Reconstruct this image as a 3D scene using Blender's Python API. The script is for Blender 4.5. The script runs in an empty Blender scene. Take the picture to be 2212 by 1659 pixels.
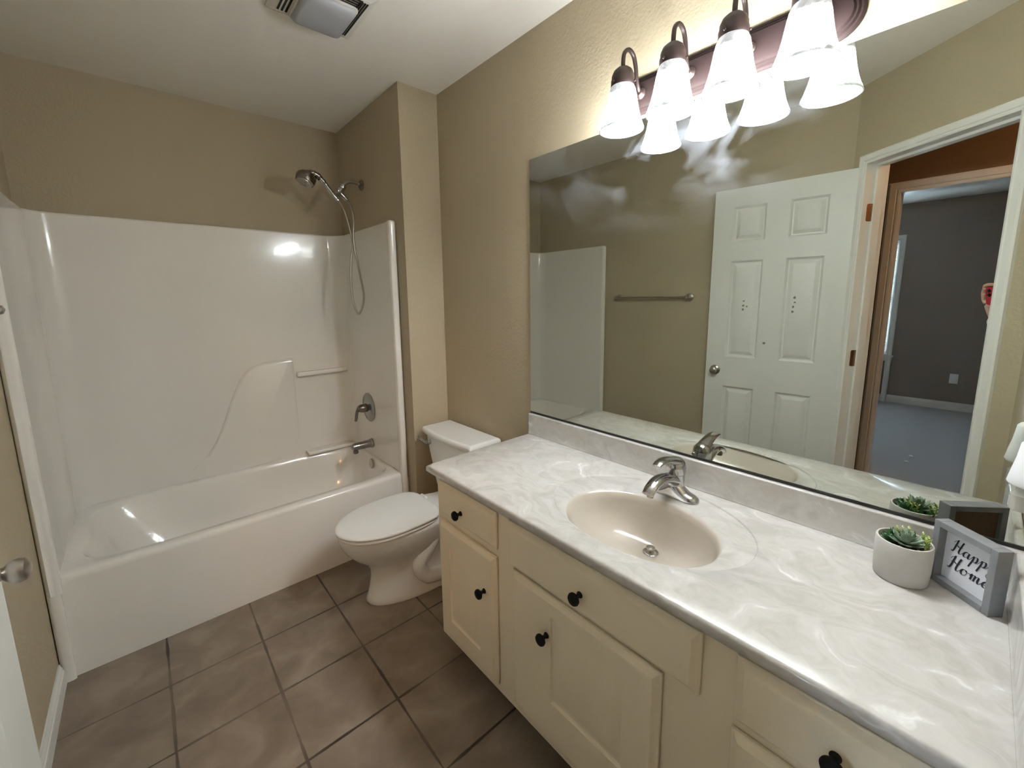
import bpy, bmesh, math, random
from mathutils import Vector, Matrix, Euler
random.seed(4)
S = bpy.context.scene
COL = S.collection
PI = math.pi

# ------------------------------------------------------------------ camera
CAM = Vector((-1.2941753, -2.8590501, 1.3886694))
CROT = Euler((1.41811995, 0.0132321, -0.72124416), 'XYZ')
cd = bpy.data.cameras.new('camera'); cam = bpy.data.objects.new('camera', cd); COL.objects.link(cam)
cam.location = CAM; cam.rotation_euler = CROT
cd.sensor_fit = 'HORIZONTAL'; cd.sensor_width = 36
cd.lens = 900.06526 / 2212 * 36
cd.shift_x = 9.8109 / 2212; cd.shift_y = -48.6178 / 2212
cd.clip_start = 0.004; cd.clip_end = 60
S.camera = cam

# ------------------------------------------------------------------ view, world
S.view_settings.view_transform = 'Standard'; S.view_settings.look = 'None'
S.view_settings.exposure = 0.74; S.view_settings.gamma = 1.0
try: S.view_settings.use_curve_mapping = False
except Exception: pass
W = bpy.data.worlds.new('world'); S.world = W; W.use_nodes = True
bgn = W.node_tree.nodes['Background']; bgn.inputs[0].default_value = (0.62, 0.78, 1.0, 1); bgn.inputs[1].default_value = 58.0

LAMP_E = 54.0          # vanity lamp shades
BULB_W = 0.35           # bulbs inside the shades
HALL_W = 70.0           # warm hall ceiling light

# ------------------------------------------------------------------ helpers
def empty(name, loc, label=None, cat=None, group=None):
    o = bpy.data.objects.new(name, None); COL.objects.link(o)
    o.location = loc; o.empty_display_size = .05
    tag(o, label, cat, group)
    return o
def tag(o, label=None, cat=None, group=None, kind=None):
    if label: o['label'] = label
    if cat: o['category'] = cat
    if group: o['group'] = group
    if kind: o['kind'] = kind
    return o
def world_loc(o):
    v = Vector(o.location)
    if o.parent: v = v + world_loc(o.parent) if False else v
    return v
def obj(name, bm, mats, parent=None, smooth=True, bevel=0, seg=2, sub=0, origin=None, angle=35):
    """links bm (world coordinates) as ONE object whose origin sits at `origin`"""
    bmesh.ops.recalc_face_normals(bm, faces=bm.faces)
    me = bpy.data.meshes.new(name)
    org = Vector(origin) if origin is not None else Vector((0, 0, 0))
    base = Vector((0, 0, 0))
    if parent is not None: base = Vector(parent['_w']) if '_w' in parent else Vector(parent.location)
    if origin is None: org = base
    bmesh.ops.translate(bm, verts=bm.verts, vec=-org)
    bm.to_mesh(me); bm.free()
    if not isinstance(mats, (list, tuple)): mats = [mats]
    for m in mats: me.materials.append(m)
    o = bpy.data.objects.new(name, me); COL.objects.link(o)
    if parent is not None:
        o.parent = parent; o.location = org - base
    else: o.location = org
    WL[o.name] = org
    if parent is not None and '_w' in o: pass
    if smooth:
        for p in me.polygons: p.use_smooth = True
        try: me.set_sharp_from_angle(angle=math.radians(angle))
        except Exception: pass
    if bevel:
        b = o.modifiers.new('bevel', 'BEVEL'); b.width = bevel; b.segments = seg; b.limit_method = 'ANGLE'; b.angle_limit = math.radians(40)
        try: b.harden_normals = False
        except Exception: pass
    if sub:
        s = o.modifiers.new('subsurf', 'SUBSURF'); s.levels = sub; s.render_levels = sub
    return o
WL = {}
def part(name, bm, mats, parent, **k):
    """child of parent, geometry given in world coordinates"""
    base = WL[parent.name] if parent.name in WL else Vector(parent.location)
    bmesh.ops.recalc_face_normals(bm, faces=bm.faces)
    smooth = k.get('smooth', True)
    bmesh.ops.translate(bm, verts=bm.verts, vec=-base)
    me = bpy.data.meshes.new(name); bm.to_mesh(me); bm.free()
    if not isinstance(mats, (list, tuple)): mats = [mats]
    for m in mats: me.materials.append(m)
    o = bpy.data.objects.new(name, me); COL.objects.link(o)
    o.parent = parent; WL[o.name] = base
    if smooth:
        for p in me.polygons: p.use_smooth = True
        try: me.set_sharp_from_angle(angle=math.radians(k.get('angle', 35)))
        except Exception: pass
    if k.get('bevel'):
        b = o.modifiers.new('bevel', 'BEVEL'); b.width = k['bevel']; b.segments = k.get('seg', 2); b.limit_method = 'ANGLE'; b.angle_limit = math.radians(40)
    if k.get('sub'):
        s = o.modifiers.new('subsurf', 'SUBSURF'); s.levels = k['sub']; s.render_levels = k['sub']
    if k.get('label'): o['label'] = k['label']
    return o
def B(): return bmesh.new()
def box(bm, x0, x1, y0, y1, z0, z1, M=None, mi=0):
    vs = [bm.verts.new((x, y, z)) for x in (x0, x1) for y in (y0, y1) for z in (z0, z1)]
    for f in ((0,1,3,2),(4,6,7,5),(0,4,5,1),(2,3,7,6),(0,2,6,4),(1,5,7,3)):
        fc = bm.faces.new([vs[i] for i in f]); fc.material_index = mi
    if M is not None: bmesh.ops.transform(bm, matrix=M, verts=vs)
    return vs
def loft(bm, rings, cap0=True, cap1=True, closed=True, mi=0):
    R = [[bm.verts.new(p) for p in r] for r in rings]
    n = len(R[0])
    for a, b in zip(R, R[1:]):
        for i in range(n if closed else n - 1):
            j = (i + 1) % n
            try: bm.faces.new((a[i], a[j], b[j], b[i])).material_index = mi
            except Exception: pass
    if cap0: bm.faces.new(list(reversed(R[0]))).material_index = mi
    if cap1: bm.faces.new(R[-1]).material_index = mi
    return R
def lathe(bm, prof, c=(0, 0, 0), seg=40, M=None, cap0=True, cap1=True, mi=0):
    M = M or Matrix()
    rings = []
    for r, z in prof:
        r = max(r, 1e-4)
        rings.append([Vector(c) + (M @ Vector((r*math.cos(2*PI*i/seg), r*math.sin(2*PI*i/seg), z))) for i in range(seg)])
    return loft(bm, rings, cap0, cap1, mi=mi)
def axis(d):
    """matrix taking +z to direction d"""
    return Vector(d).normalized().to_track_quat('Z', 'Y').to_matrix().to_4x4()
def frames(pts):
    T = []
    n = len(pts)
    for i in range(n):
        a = pts[max(i-1, 0)]; b = pts[min(i+1, n-1)]
        T.append((b - a).normalized())
    up = Vector((0, 0, 1)) if abs(T[0].z) < .9 else Vector((1, 0, 0))
    N = (up - T[0]*up.dot(T[0])).normalized(); out = []
    for t in T:
        N = (N - t*N.dot(t)).normalized()
        out.append((t, N, t.cross(N)))
    return out
def tube(bm, pts, r, seg=12, cap=True, mi=0, flat=None):
    pts = [Vector(p) for p in pts]
    rr = r if isinstance(r, (list, tuple)) else [r]*len(pts)
    rings = []
    for p, (t, n, b), q in zip(pts, frames(pts), rr):
        q1, q2 = (q if isinstance(q, (list, tuple)) else (q, q))
        rings.append([p + n*(q1*math.cos(2*PI*i/seg)) + b*(q2*math.sin(2*PI*i/seg)) for i in range(seg)])
    return loft(bm, rings, cap, cap, mi=mi)
def spline(pts, n=8):
    P = [Vector(p) for p in pts]; P = [P[0]*2 - P[1]] + P + [P[-1]*2 - P[-2]]
    out = []
    for i in range(1, len(P) - 2):
        for k in range(n):
            t = k/n
            a, b, c, d = P[i-1], P[i], P[i+1], P[i+2]
            out.append(.5*((2*b) + (-a + c)*t + (2*a - 5*b + 4*c - d)*t*t + (-a + 3*b - 3*c + d)*t**3))
    out.append(P[-2]); return out
def prism(bm, poly, f, d0, d1, mi=0):
    """polygon (a,b) extruded from depth d0 to d1; f(a,b,d) -> point"""
    loft(bm, [[f(a, b, d0) for a, b in poly], [f(a, b, d1) for a, b in poly]], mi=mi)
def sphere(bm, c, r, seg=20, rings=12, sc=(1, 1, 1), M=None):
    prof = [(math.sin(PI*i/rings), -math.cos(PI*i/rings)) for i in range(rings+1)]
    Q = (M or Matrix()) @ Matrix.Diagonal((r*sc[0], r*sc[1], r*sc[2], 1))
    lathe(bm, prof, c, seg, Q, False, False)
def rrect(hw, hh, r, n=6):
    out = []
    for cx, cy, a0 in ((hw-r, hh-r, 0), (-hw+r, hh-r, 90), (-hw+r, -hh+r, 180), (hw-r, -hh+r, 270)):
        for k in range(n+1):
            a = math.radians(a0 + 90*k/n); out.append((cx + r*math.cos(a), cy + r*math.sin(a)))
    return out

# ------------------------------------------------------------------ materials
def mat(name, color, rough=.5, metal=0, noise=None, bump=None, spec=.5, coat=0, trans=0, var=None):
    """noise=(scale, amount, colour2); bump=(scale, strength, distance)"""
    m = bpy.data.materials.new(name); m.use_nodes = True
    nt = m.node_tree; b = nt.nodes['Principled BSDF']
    b.inputs['Base Color'].default_value = (*color, 1); b.inputs['Roughness'].default_value = rough
    b.inputs['Metallic'].default_value = metal; b.inputs['Specular IOR Level'].default_value = spec
    b.inputs['Coat Weight'].default_value = coat; b.inputs['Transmission Weight'].default_value = trans
    tc = nt.nodes.new('ShaderNodeTexCoord')
    if noise:
        n = nt.nodes.new('ShaderNodeTexNoise'); n.inputs['Scale'].default_value = noise[0]; n.inputs['Detail'].default_value = 4
        nt.links.new(tc.outputs['Object'], n.inputs['Vector'])
        r = nt.nodes.new('ShaderNodeValToRGB'); r.color_ramp.elements[0].position = .5-noise[1]; r.color_ramp.elements[1].position = .5+noise[1]
        r.color_ramp.elements[0].color = (*color, 1); r.color_ramp.elements[1].color = (*noise[2], 1)
        nt.links.new(n.outputs['Fac'], r.inputs['Fac']); nt.links.new(r.outputs['Color'], b.inputs['Base Color'])
    if bump:
        n2 = nt.nodes.new('ShaderNodeTexNoise'); n2.inputs['Scale'].default_value = bump[0]; n2.inputs['Detail'].default_value = 3
        nt.links.new(tc.outputs['Object'], n2.inputs['Vector'])
        bp = nt.nodes.new('ShaderNodeBump'); bp.inputs['Strength'].default_value = bump[1]; bp.inputs['Distance'].default_value = bump[2]
        nt.links.new(n2.outputs['Fac'], bp.inputs['Height']); nt.links.new(bp.outputs['Normal'], b.inputs['Normal'])
    return m
M_wall = mat('wall_paint', (.455, .38, .262), .62, noise=(3, .3, (.475, .398, .275)), bump=(85, .6, .003))
M_ceil = mat('ceiling_paint', (.86, .82, .755), .8, bump=(120, .25, .002))
M_tub = mat('white_fiberglass', (.87, .84, .79), .17, noise=(2, .3, (.885, .855, .805)), bump=(16, .05, .004), coat=.35)
M_porc = mat('white_porcelain', (.80, .80, .78), .12, noise=(3, .3, (.83, .83, .81)), coat=.5)
M_seat = mat('seat_plastic', (.84, .84, .82), .28, noise=(4, .3, (.86, .86, .84)))
M_cab = mat('cream_cabinet_paint', (.83, .735, .555), .42, noise=(5, .3, (.86, .765, .58)), bump=(160, .12, .001))
M_dark = mat('toe_kick_shade', (.05, .035, .025), .8, noise=(8, .3, (.07, .05, .035)))  # shadow of the recess under the cabinet, put into the board's colour
M_trim = mat('white_trim_paint', (.80, .79, .75), .4, noise=(6, .3, (.82, .81, .78)), bump=(40, .08, .001))
M_door = mat('white_door_paint', (.74, .745, .71), .42, noise=(6, .3, (.76, .765, .73)), bump=(150, .12, .0008))
M_chrome = mat('chrome', (.48, .48, .49), .12, 1, noise=(9, .3, (.54, .54, .55)))
M_gchrome = mat('grey_chrome', (.30, .295, .28), .25, 1, noise=(9, .3, (.36, .355, .34)))
M_nickel = mat('brushed_nickel', (.42, .39, .35), .3, 1, noise=(12, .3, (.48, .45, .41)))
M_dchrome = mat('dark_chrome', (.22, .19, .17), .22, 1, noise=(9, .3, (.27, .24, .21)))
M_black = mat('black_knob', (.004, .004, .005), .6, spec=.2, noise=(20, .3, (.006, .006, .007)))
M_bronze = mat('bronze_metal', (.030, .017, .015), .45, .3, noise=(14, .3, (.04, .023, .02)))
M_plate = mat('reddish_bronze_plate', (.016, .0085, .008), .6, .0, noise=(30, .3, (.022, .012, .011)), spec=.2)
M_brass = mat('aged_brass_hinge', (.30, .17, .085), .3, .9, noise=(20, .3, (.36, .21, .11)))
M_hose = mat('steel_hose', (.40, .37, .33), .3, 1, noise=(30, .3, (.46, .43, .39)))
M_grayplastic = mat('grey_fan_lens', (.40, .41, .44), .45, noise=(8, .3, (.43, .44, .47)), bump=(150, .15, .001))
M_fan = mat('fan_housing_plastic', (.62, .60, .55), .5, noise=(8, .3, (.66, .64, .59)))
M_void = mat('dark_void', (.012, .009, .007), .9, noise=(8, .3, (.018, .014, .011)))
M_conc = mat('pale_concrete', (.50, .475, .44), .8, noise=(35, .3, (.56, .535, .50)), bump=(120, .3, .001))
M_peb = mat('grey_pebbles', (.30, .29, .25), .8, noise=(60, .25, (.55, .53, .48)))
M_soil = mat('dark_soil', (.03, .025, .018), .9, noise=(60, .3, (.05, .04, .03)))
M_gw = mat('grey_washed_wood', (.17, .172, .18), .7, noise=(22, .3, (.25, .25, .258)), bump=(70, .3, .001))
M_brown = mat('brown_backing', (.10, .055, .028), .8, noise=(15, .3, (.13, .07, .036)))
M_card = mat('white_sign_panel', (.72, .72, .74), .7, noise=(40, .3, (.77, .77, .79)))
M_ink = mat('black_ink', (.012, .012, .02), .7, noise=(40, .3, (.02, .02, .03)))
M_hallwall = mat('hall_wall_paint', (.20, .13, .075), .65, noise=(3, .3, (.215, .14, .085)), bump=(85, .3, .002))
M_bedwall = mat('taupe_bedroom_paint', (.25, .205, .175), .65, noise=(3, .3, (.265, .218, .187)), bump=(85, .25, .002))
M_white = mat('white_plastic', (.82, .82, .81), .35, noise=(8, .3, (.85, .85, .84)))
M_vial = mat('clear_vial', (.75, .74, .70), .12, noise=(8, .3, (.8, .79, .75)), trans=.6)
M_carpet = mat('grey_carpet', (.36, .34, .35), .95, noise=(180, .3, (.44, .42, .43)), bump=(400, .6, .006))
M_red = mat('red_phone_case', (.42, .012, .03), .4, noise=(20, .3, (.48, .018, .04)))
M_lensglass = mat('lens_glass', (.01, .01, .012), .08, noise=(20, .3, (.015, .015, .018)))
M_skin = mat('skin', (.55, .34, .25), .5, noise=(25, .3, (.60, .38, .28)))
M_cloth = mat('black_fabric', (.012, .012, .014), .85, noise=(60, .3, (.02, .02, .024)), bump=(200, .3, .001))
M_jean = mat('dark_denim', (.03, .04, .07), .85, noise=(80, .3, (.045, .055, .09)), bump=(200, .3, .001))
M_hair = mat('dark_hair', (.03, .018, .012), .6, noise=(50, .3, (.045, .028, .02)))
M_blind = mat('white_blind_slat', (.78, .79, .80), .5, noise=(10, .3, (.82, .83, .84)))
def pane_mat():
    m = bpy.data.materials.new('window_glass'); m.use_nodes = True; nt = m.node_tree; out = nt.nodes['Material Output']
    t = nt.nodes.new('ShaderNodeBsdfTransparent'); t.inputs['Color'].default_value = (.93, .95, .95, 1)
    g = nt.nodes.new('ShaderNodeBsdfGlossy'); g.inputs['Roughness'].default_value = .02
    mx = nt.nodes.new('ShaderNodeMixShader'); mx.inputs[0].default_value = .07
    nt.links.new(t.outputs[0], mx.inputs[1]); nt.links.new(g.outputs[0], mx.inputs[2]); nt.links.new(mx.outputs[0], out.inputs[0]); return m
M_glass = pane_mat()

# mirror: silvered glass with a faint film of dust and wiped streaks near its top
def mirror_mat():
    m = bpy.data.materials.new('silvered_mirror'); m.use_nodes = True; nt = m.node_tree
    b = nt.nodes['Principled BSDF']; out = nt.nodes['Material Output']
    b.inputs['Base Color'].default_value = (.585, .605, .55, 1); b.inputs['Metallic'].default_value = 1; b.inputs['Roughness'].default_value = .0
    d = nt.nodes.new('ShaderNodeBsdfDiffuse'); d.inputs['Color'].default_value = (.8, .85, .95, 1)
    tc = nt.nodes.new('ShaderNodeTexCoord'); mp = nt.nodes.new('ShaderNodeMapping'); mp.inputs['Scale'].default_value = (1, 3.0, 5.0); mp.inputs['Rotation'].default_value = (.5, 0, 0)
    n = nt.nodes.new('ShaderNodeTexNoise'); n.inputs['Scale'].default_value = 1.6; n.inputs['Detail'].default_value = 6; n.inputs['Distortion'].default_value = .8
    nt.links.new(tc.outputs['Object'], mp.inputs['Vector']); nt.links.new(mp.outputs['Vector'], n.inputs['Vector'])
    r = nt.nodes.new('ShaderNodeMapRange'); r.inputs['From Min'].default_value = .47; r.inputs['From Max'].default_value = .75; r.inputs['To Max'].default_value = .11
    nt.links.new(n.outputs['Fac'], r.inputs['Value'])
    # the film was wiped below a ragged line under the lamps
    sx = nt.nodes.new('ShaderNodeSeparateXYZ'); nt.links.new(tc.outputs['Object'], sx.inputs[0])
    q = nt.nodes.new('ShaderNodeMapRange'); q.inputs['From Min'].default_value = 1.58; q.inputs['From Max'].default_value = 1.78
    nt.links.new(sx.outputs['Z'], q.inputs['Value'])
    qy = nt.nodes.new('ShaderNodeMapRange'); qy.inputs['From Min'].default_value = -2.62; qy.inputs['From Max'].default_value = -2.38; qy.interpolation_type = 'SMOOTHSTEP'
    nt.links.new(sx.outputs['Y'], qy.inputs['Value'])
    my = nt.nodes.new('ShaderNodeMath'); my.operation = 'MULTIPLY'; nt.links.new(q.outputs[0], my.inputs[0]); nt.links.new(qy.outputs[0], my.inputs[1]); q = my
    mu = nt.nodes.new('ShaderNodeMath'); mu.operation = 'MULTIPLY'; nt.links.new(r.outputs[0], mu.inputs[0]); nt.links.new(q.outputs[0], mu.inputs[1])
    mx = nt.nodes.new('ShaderNodeMixShader'); nt.links.new(mu.outputs[0], mx.inputs[0])
    nt.links.new(b.outputs[0], mx.inputs[1]); nt.links.new(d.outputs[0], mx.inputs[2]); nt.links.new(mx.outputs[0], out.inputs[0])
    return m
M_mirror = mirror_mat()

# cultured marble: milky, with pale swirled veins
def marble_mat():
    m = bpy.data.materials.new('cultured_marble'); m.use_nodes = True; nt = m.node_tree
    b = nt.nodes['Principled BSDF']; b.inputs['Roughness'].default_value = .22; b.inputs['Coat Weight'].default_value = .3
    tc = nt.nodes.new('ShaderNodeTexCoord')
    w = nt.nodes.new('ShaderNodeTexNoise'); w.inputs['Scale'].default_value = 4.5; w.inputs['Detail'].default_value = 3
    nt.links.new(tc.outputs['Object'], w.inputs['Vector'])
    mx = nt.nodes.new('ShaderNodeMix'); mx.data_type = 'VECTOR'; mx.inputs['Factor'].default_value = .22
    nt.links.new(tc.outputs['Object'], mx.inputs['A']); nt.links.new(w.outputs['Color'], mx.inputs['B'])
    mp = nt.nodes.new('ShaderNodeMapping'); mp.inputs['Scale'].default_value = (10, 5, 10); mp.inputs['Rotation'].default_value = (0, 0, .7)
    nt.links.new(mx.outputs['Result'], mp.inputs['Vector'])
    n = nt.nodes.new('ShaderNodeTexNoise'); n.inputs['Scale'].default_value = 1.0; n.inputs['Detail'].default_value = 7; n.inputs['Roughness'].default_value = .62; n.inputs['Distortion'].default_value = 2.2
    nt.links.new(mp.outputs['Vector'], n.inputs['Vector'])
    r = nt.nodes.new('ShaderNodeValToRGB'); e = r.color_ramp.elements
    e[0].position = .36; e[0].color = (.485, .46, .425, 1)
    e[1].position = .72; e[1].color = (.80, .79, .775, 1)
    k = r.color_ramp.elements.new(.52); k.color = (.565, .545, .515, 1)
    k = r.color_ramp.elements.new(.62); k.color = (.60, .58, .555, 1)
    nt.links.new(n.outputs['Fac'], r.inputs['Fac']); nt.links.new(r.outputs['Color'], b.inputs['Base Color'])
    return m
M_marble = marble_mat()
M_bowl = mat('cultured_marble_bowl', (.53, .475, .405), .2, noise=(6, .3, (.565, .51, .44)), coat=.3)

# floor tiles: 30 cm mottled ceramic with dark grout
def tile_mat():
    m = bpy.data.materials.new('mottled_tile'); m.use_nodes = True; nt = m.node_tree
    b = nt.nodes['Principled BSDF']; L = nt.links.new
    tc = nt.nodes.new('ShaderNodeTexCoord'); s = nt.nodes.new('ShaderNodeSeparateXYZ'); L(tc.outputs['Object'], s.inputs[0])
    def mth(op, a, v=None, c=None):
        n = nt.nodes.new('ShaderNodeMath'); n.operation = op
        for i, q in enumerate((a, v, c)):
            if q is None: continue
            if isinstance(q, (int, float)): n.inputs[i].default_value = q
            else: L(q, n.inputs[i])
        return n.outputs[0]
    wob = nt.nodes.new('ShaderNodeTexNoise'); wob.inputs['Scale'].default_value = 9; L(tc.outputs['Object'], wob.inputs['Vector'])
    wv = mth('MULTIPLY', mth('SUBTRACT', wob.outputs['Fac'], .5), .01)
    def dist(o, off, pitch):
        t = mth('DIVIDE', mth('SUBTRACT', o, off), pitch)
        return mth('ADD', mth('MULTIPLY', mth('ABSOLUTE', mth('SUBTRACT', t, mth('ROUND', t))), pitch), wv)
    dx = dist(s.outputs['X'], -.7605, .2985); dy = dist(s.outputs['Y'], -1.038, .3015)
    d = mth('MINIMUM', dx, dy)
    g = nt.nodes.new('ShaderNodeMapRange'); g.inputs['From Min'].default_value = .0028; g.inputs['From Max'].default_value = .0052; L(d, g.inputs['Value'])
    n1 = nt.nodes.new('ShaderNodeTexNoise'); n1.inputs['Scale'].default_value = 7; n1.inputs['Detail'].default_value = 5; n1.inputs['Distortion'].default_value = .6; L(tc.outputs['Object'], n1.inputs['Vector'])
    r = nt.nodes.new('ShaderNodeValToRGB'); e = r.color_ramp.elements
    e[0].position = .30; e[0].color = (.185, .14, .100, 1); e[1].position = .70; e[1].color = (.31, .25, .195, 1)
    k = r.color_ramp.elements.new(.5); k.color = (.235, .182, .137, 1)
    L(n1.outputs['Fac'], r.inputs['Fac'])
    n3 = nt.nodes.new('ShaderNodeTexNoise'); n3.inputs['Scale'].default_value = 2.2; L(tc.outputs['Object'], n3.inputs['Vector'])
    gr = nt.nodes.new('ShaderNodeValToRGB'); gr.color_ramp.elements[0].position = .4; gr.color_ramp.elements[1].position = .62
    gr.color_ramp.elements[0].color = (.045, .03, .02, 1); gr.color_ramp.elements[1].color = (.15, .11, .08, 1); L(n3.outputs['Fac'], gr.inputs['Fac'])
    mx = nt.nodes.new('ShaderNodeMix'); mx.data_type = 'RGBA'; L(g.outputs[0], mx.inputs['Factor']); L(gr.outputs['Color'], mx.inputs['A']); L(r.outputs['Color'], mx.inputs['B'])
    L(mx.outputs['Result'], b.inputs['Base Color'])
    b.inputs['Roughness'].default_value = .5
    bp = nt.nodes.new('ShaderNodeBump'); bp.inputs['Strength'].default_value = .5; bp.inputs['Distance'].default_value = .002
    L(mth('ADD', g.outputs[0], mth('MULTIPLY', n1.outputs['Fac'], .25)), bp.inputs['Height']); L(bp.outputs['Normal'], b.inputs['Normal'])
    return m
M_tile = tile_mat()

# lit alabaster glass: it glows, with cloudy streaks
def shade_mat():
    m = bpy.data.materials.new('lit_alabaster_glass'); m.use_nodes = True; nt = m.node_tree; L = nt.links.new
    b = nt.nodes['Principled BSDF']; b.inputs['Base Color'].default_value = (.42, .43, .47, 1); b.inputs['Roughness'].default_value = .3
    tc = nt.nodes.new('ShaderNodeTexCoord')
    def noise(sc, dist, lo, hi, a, c):
        mp = nt.nodes.new('ShaderNodeMapping'); mp.inputs['Scale'].default_value = sc; L(tc.outputs['Object'], mp.inputs['Vector'])
        n = nt.nodes.new('ShaderNodeTexNoise'); n.inputs['Scale'].default_value = 1; n.inputs['Detail'].default_value = 4; n.inputs['Distortion'].default_value = dist; L(mp.outputs['Vector'], n.inputs['Vector'])
        return mr(n.outputs['Fac'], lo, hi, a, c)
    def mr(src, lo, hi, a, c, sm=False):
        r = nt.nodes.new('ShaderNodeMapRange'); r.interpolation_type = 'SMOOTHSTEP' if sm else 'LINEAR'
        for k, v in (('From Min', lo), ('From Max', hi), ('To Min', a), ('To Max', c)): r.inputs[k].default_value = v
        L(src, r.inputs['Value']); return r.outputs[0]
    def mth(op, a, c):
        n = nt.nodes.new('ShaderNodeMath'); n.operation = op
        for i, q in enumerate((a, c)):
            if isinstance(q, (int, float)): n.inputs[i].default_value = q
            else: L(q, n.inputs[i])
        return n.outputs[0]
    s = nt.nodes.new('ShaderNodeSeparateXYZ'); L(tc.outputs['Object'], s.inputs[0])
    cloud = noise((60, 60, 45), 1.6, .38, .66, .25, .85)         # veins in the cooler glass at neck and lip
    glow = noise((30, 30, 14), 1.5, .35, .7, .8, 1.0)
    wob = noise((55, 55, 20), .5, .3, .7, -.004, .004)
    z = mth('ADD', s.outputs['Z'], wob)
    band = mth('MULTIPLY', mr(z, -.1290, -.1150, 0, 1, True), mr(z, -.028, -.060, 0, 1, True))
    band = mth('POWER', band, 1.6)
    e = mth('ADD', mth('MULTIPLY', cloud, .55), mth('MULTIPLY', mth('MULTIPLY', band, glow), LAMP_E))
    b.inputs['Emission Color'].default_value = (.915, .97, 1, 1); L(e, b.inputs['Emission Strength'])
    return m
M_shade = shade_mat()
def emit_mat(name, c, s):
    m = bpy.data.materials.new(name); m.use_nodes = True; b = m.node_tree.nodes['Principled BSDF']
    b.inputs['Base Color'].default_value = (*c, 1); b.inputs['Emission Color'].default_value = (*c, 1); b.inputs['Emission Strength'].default_value = s
    return m
def leaf_mat(name, c1, c2):
    return mat(name, c1, .5, noise=(70, .25, c2))
M_leafA = leaf_mat('grey_green_leaf', (.13, .20, .13), (.27, .34, .25))
M_leafB = leaf_mat('deep_green_leaf', (.02, .09, .035), (.06, .17, .07))
M_leafC = leaf_mat('yellow_green_leaf', (.26, .36, .07), (.50, .55, .20))
M_leafD = leaf_mat('bright_green_leaf', (.02, .13, .015), (.05, .22, .03))

# ------------------------------------------------------------------ dimensions
H = 2.44; WX = -1.658; DX = -.2236; YC = -.8458; YR = -2.9695; ZC = .7757
TH = .115
CORNER = Vector((WX, -2.3191)); U = Vector((math.cos(math.radians(-52.3)), math.sin(math.radians(-52.3)))); N = Vector((-U.y, U.x))
def ang(u, n, z):       # point in the angled wall's frame: along, into the bathroom, up
    q = CORNER + U*u + N*n; return Vector((q.x, q.y, z))
MA = Matrix(((U.x, N.x, 0, CORNER.x), (U.y, N.y, 0, CORNER.y), (0, 0, 1, 0), (0, 0, 0, 1)))
O0, O1, OT = .083, .7114, 2.046       # doorway along the angled wall, its head
AEND = (CORNER.y - YR)/-U.y          # where it meets the vanity-end wall
def struct(name, bm, m, **k):
    o = obj(name, bm, m, **k); o['kind'] = 'structure'; return o
XH = -2.43; XB = -5.81

# ------------------------------------------------------------------ shell
bm = B(); box(bm, WX-.06, .12, -3.02, .12, -.06, 0); struct('floor', bm, M_tile, smooth=False)
bm = B(); box(bm, XB-.1, .12, -4.6, .12, H, H+.1); struct('ceiling', bm, M_ceil, smooth=False)
bm = B(); box(bm, 0, .12, YR-TH, .12, 0, H); struct('wall_right', bm, M_wall, smooth=False)
bm = B(); box(bm, WX-TH, 0, 0, .12, 0, H); struct('wall_back', bm, M_wall, smooth=False)
bm = B(); box(bm, DX, -.0005, YC, -.0005, 0, H); struct('wall_plumbing', bm, M_wall, smooth=False)
bm = B(); box(bm, WX-TH, WX, CORNER.y-.03, -.0005, 0, H); struct('wall_left', bm, M_wall, smooth=False)
bm = B(); box(bm, CORNER.x + U.x*AEND - .06, -.0005, YR-TH, YR, 0, H); struct('wall_front', bm, M_wall, smooth=False)
bm = B()
box(bm, .0, O0, -TH, 0, 0, H, MA); box(bm, O1, AEND+.02, -TH, 0, 0, H, MA); box(bm, O0, O1, -TH, 0, OT, H, MA)
bmesh.ops.remove_doubles(bm, verts=bm.verts, dist=1e-5)
struct('wall_angled', bm, M_wall, smooth=False)
# hall and bedroom beyond the doorway
bm = B(); box(bm, XB-.1, WX-.06, -4.6, .12, -.06, 0); box(bm, WX-.06, -.9, -4.6, -3.02, -.06, 0)
bmesh.ops.remove_doubles(bm, verts=bm.verts, dist=1e-5); struct('floor_hall', bm, M_carpet, smooth=False)
D0, D1 = -2.425, -3.20
bm = B(); box(bm, XH-TH, XH, D0, -.6, 0, H); box(bm, XH-TH, XH, -4.6, D1, 0, H); box(bm, XH-TH, XH, D1, D0, 2.02, H)
bmesh.ops.remove_doubles(bm, verts=bm.verts, dist=1e-5); struct('wall_hall', bm, M_hallwall, smooth=False)
bm = B(); box(bm, XH, WX-TH, -.7, -.6, 0, H); struct('wall_hall_end', bm, M_hallwall, smooth=False)
bm = B(); box(bm, -1.02, -.92, -4.6, YR-TH, 0, H); struct('wall_hall_side', bm, M_hallwall, smooth=False)
bm = B(); box(bm, XB, -.92, -4.6, -4.5, 0, H); struct('wall_bedroom_front', bm, M_bedwall, smooth=False)
bm = B(); box(bm, XB, XH-TH, -.7, -.6, 0, H); struct('wall_bedroom_back', bm, M_bedwall, smooth=False)
WY0, WY1, WZ0, WZ1 = -2.085, -1.20, .60, 2.02
bm = B(); box(bm, XB-.1, XB, -4.6, WY0, 0, H); box(bm, XB-.1, XB, WY1, -.6, 0, H); box(bm, XB-.1, XB, WY0, WY1, 0, WZ0); box(bm, XB-.1, XB, WY0, WY1, WZ1, H)
bmesh.ops.remove_doubles(bm, verts=bm.verts, dist=1e-5); struct('wall_bedroom', bm, M_bedwall, smooth=False)

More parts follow.
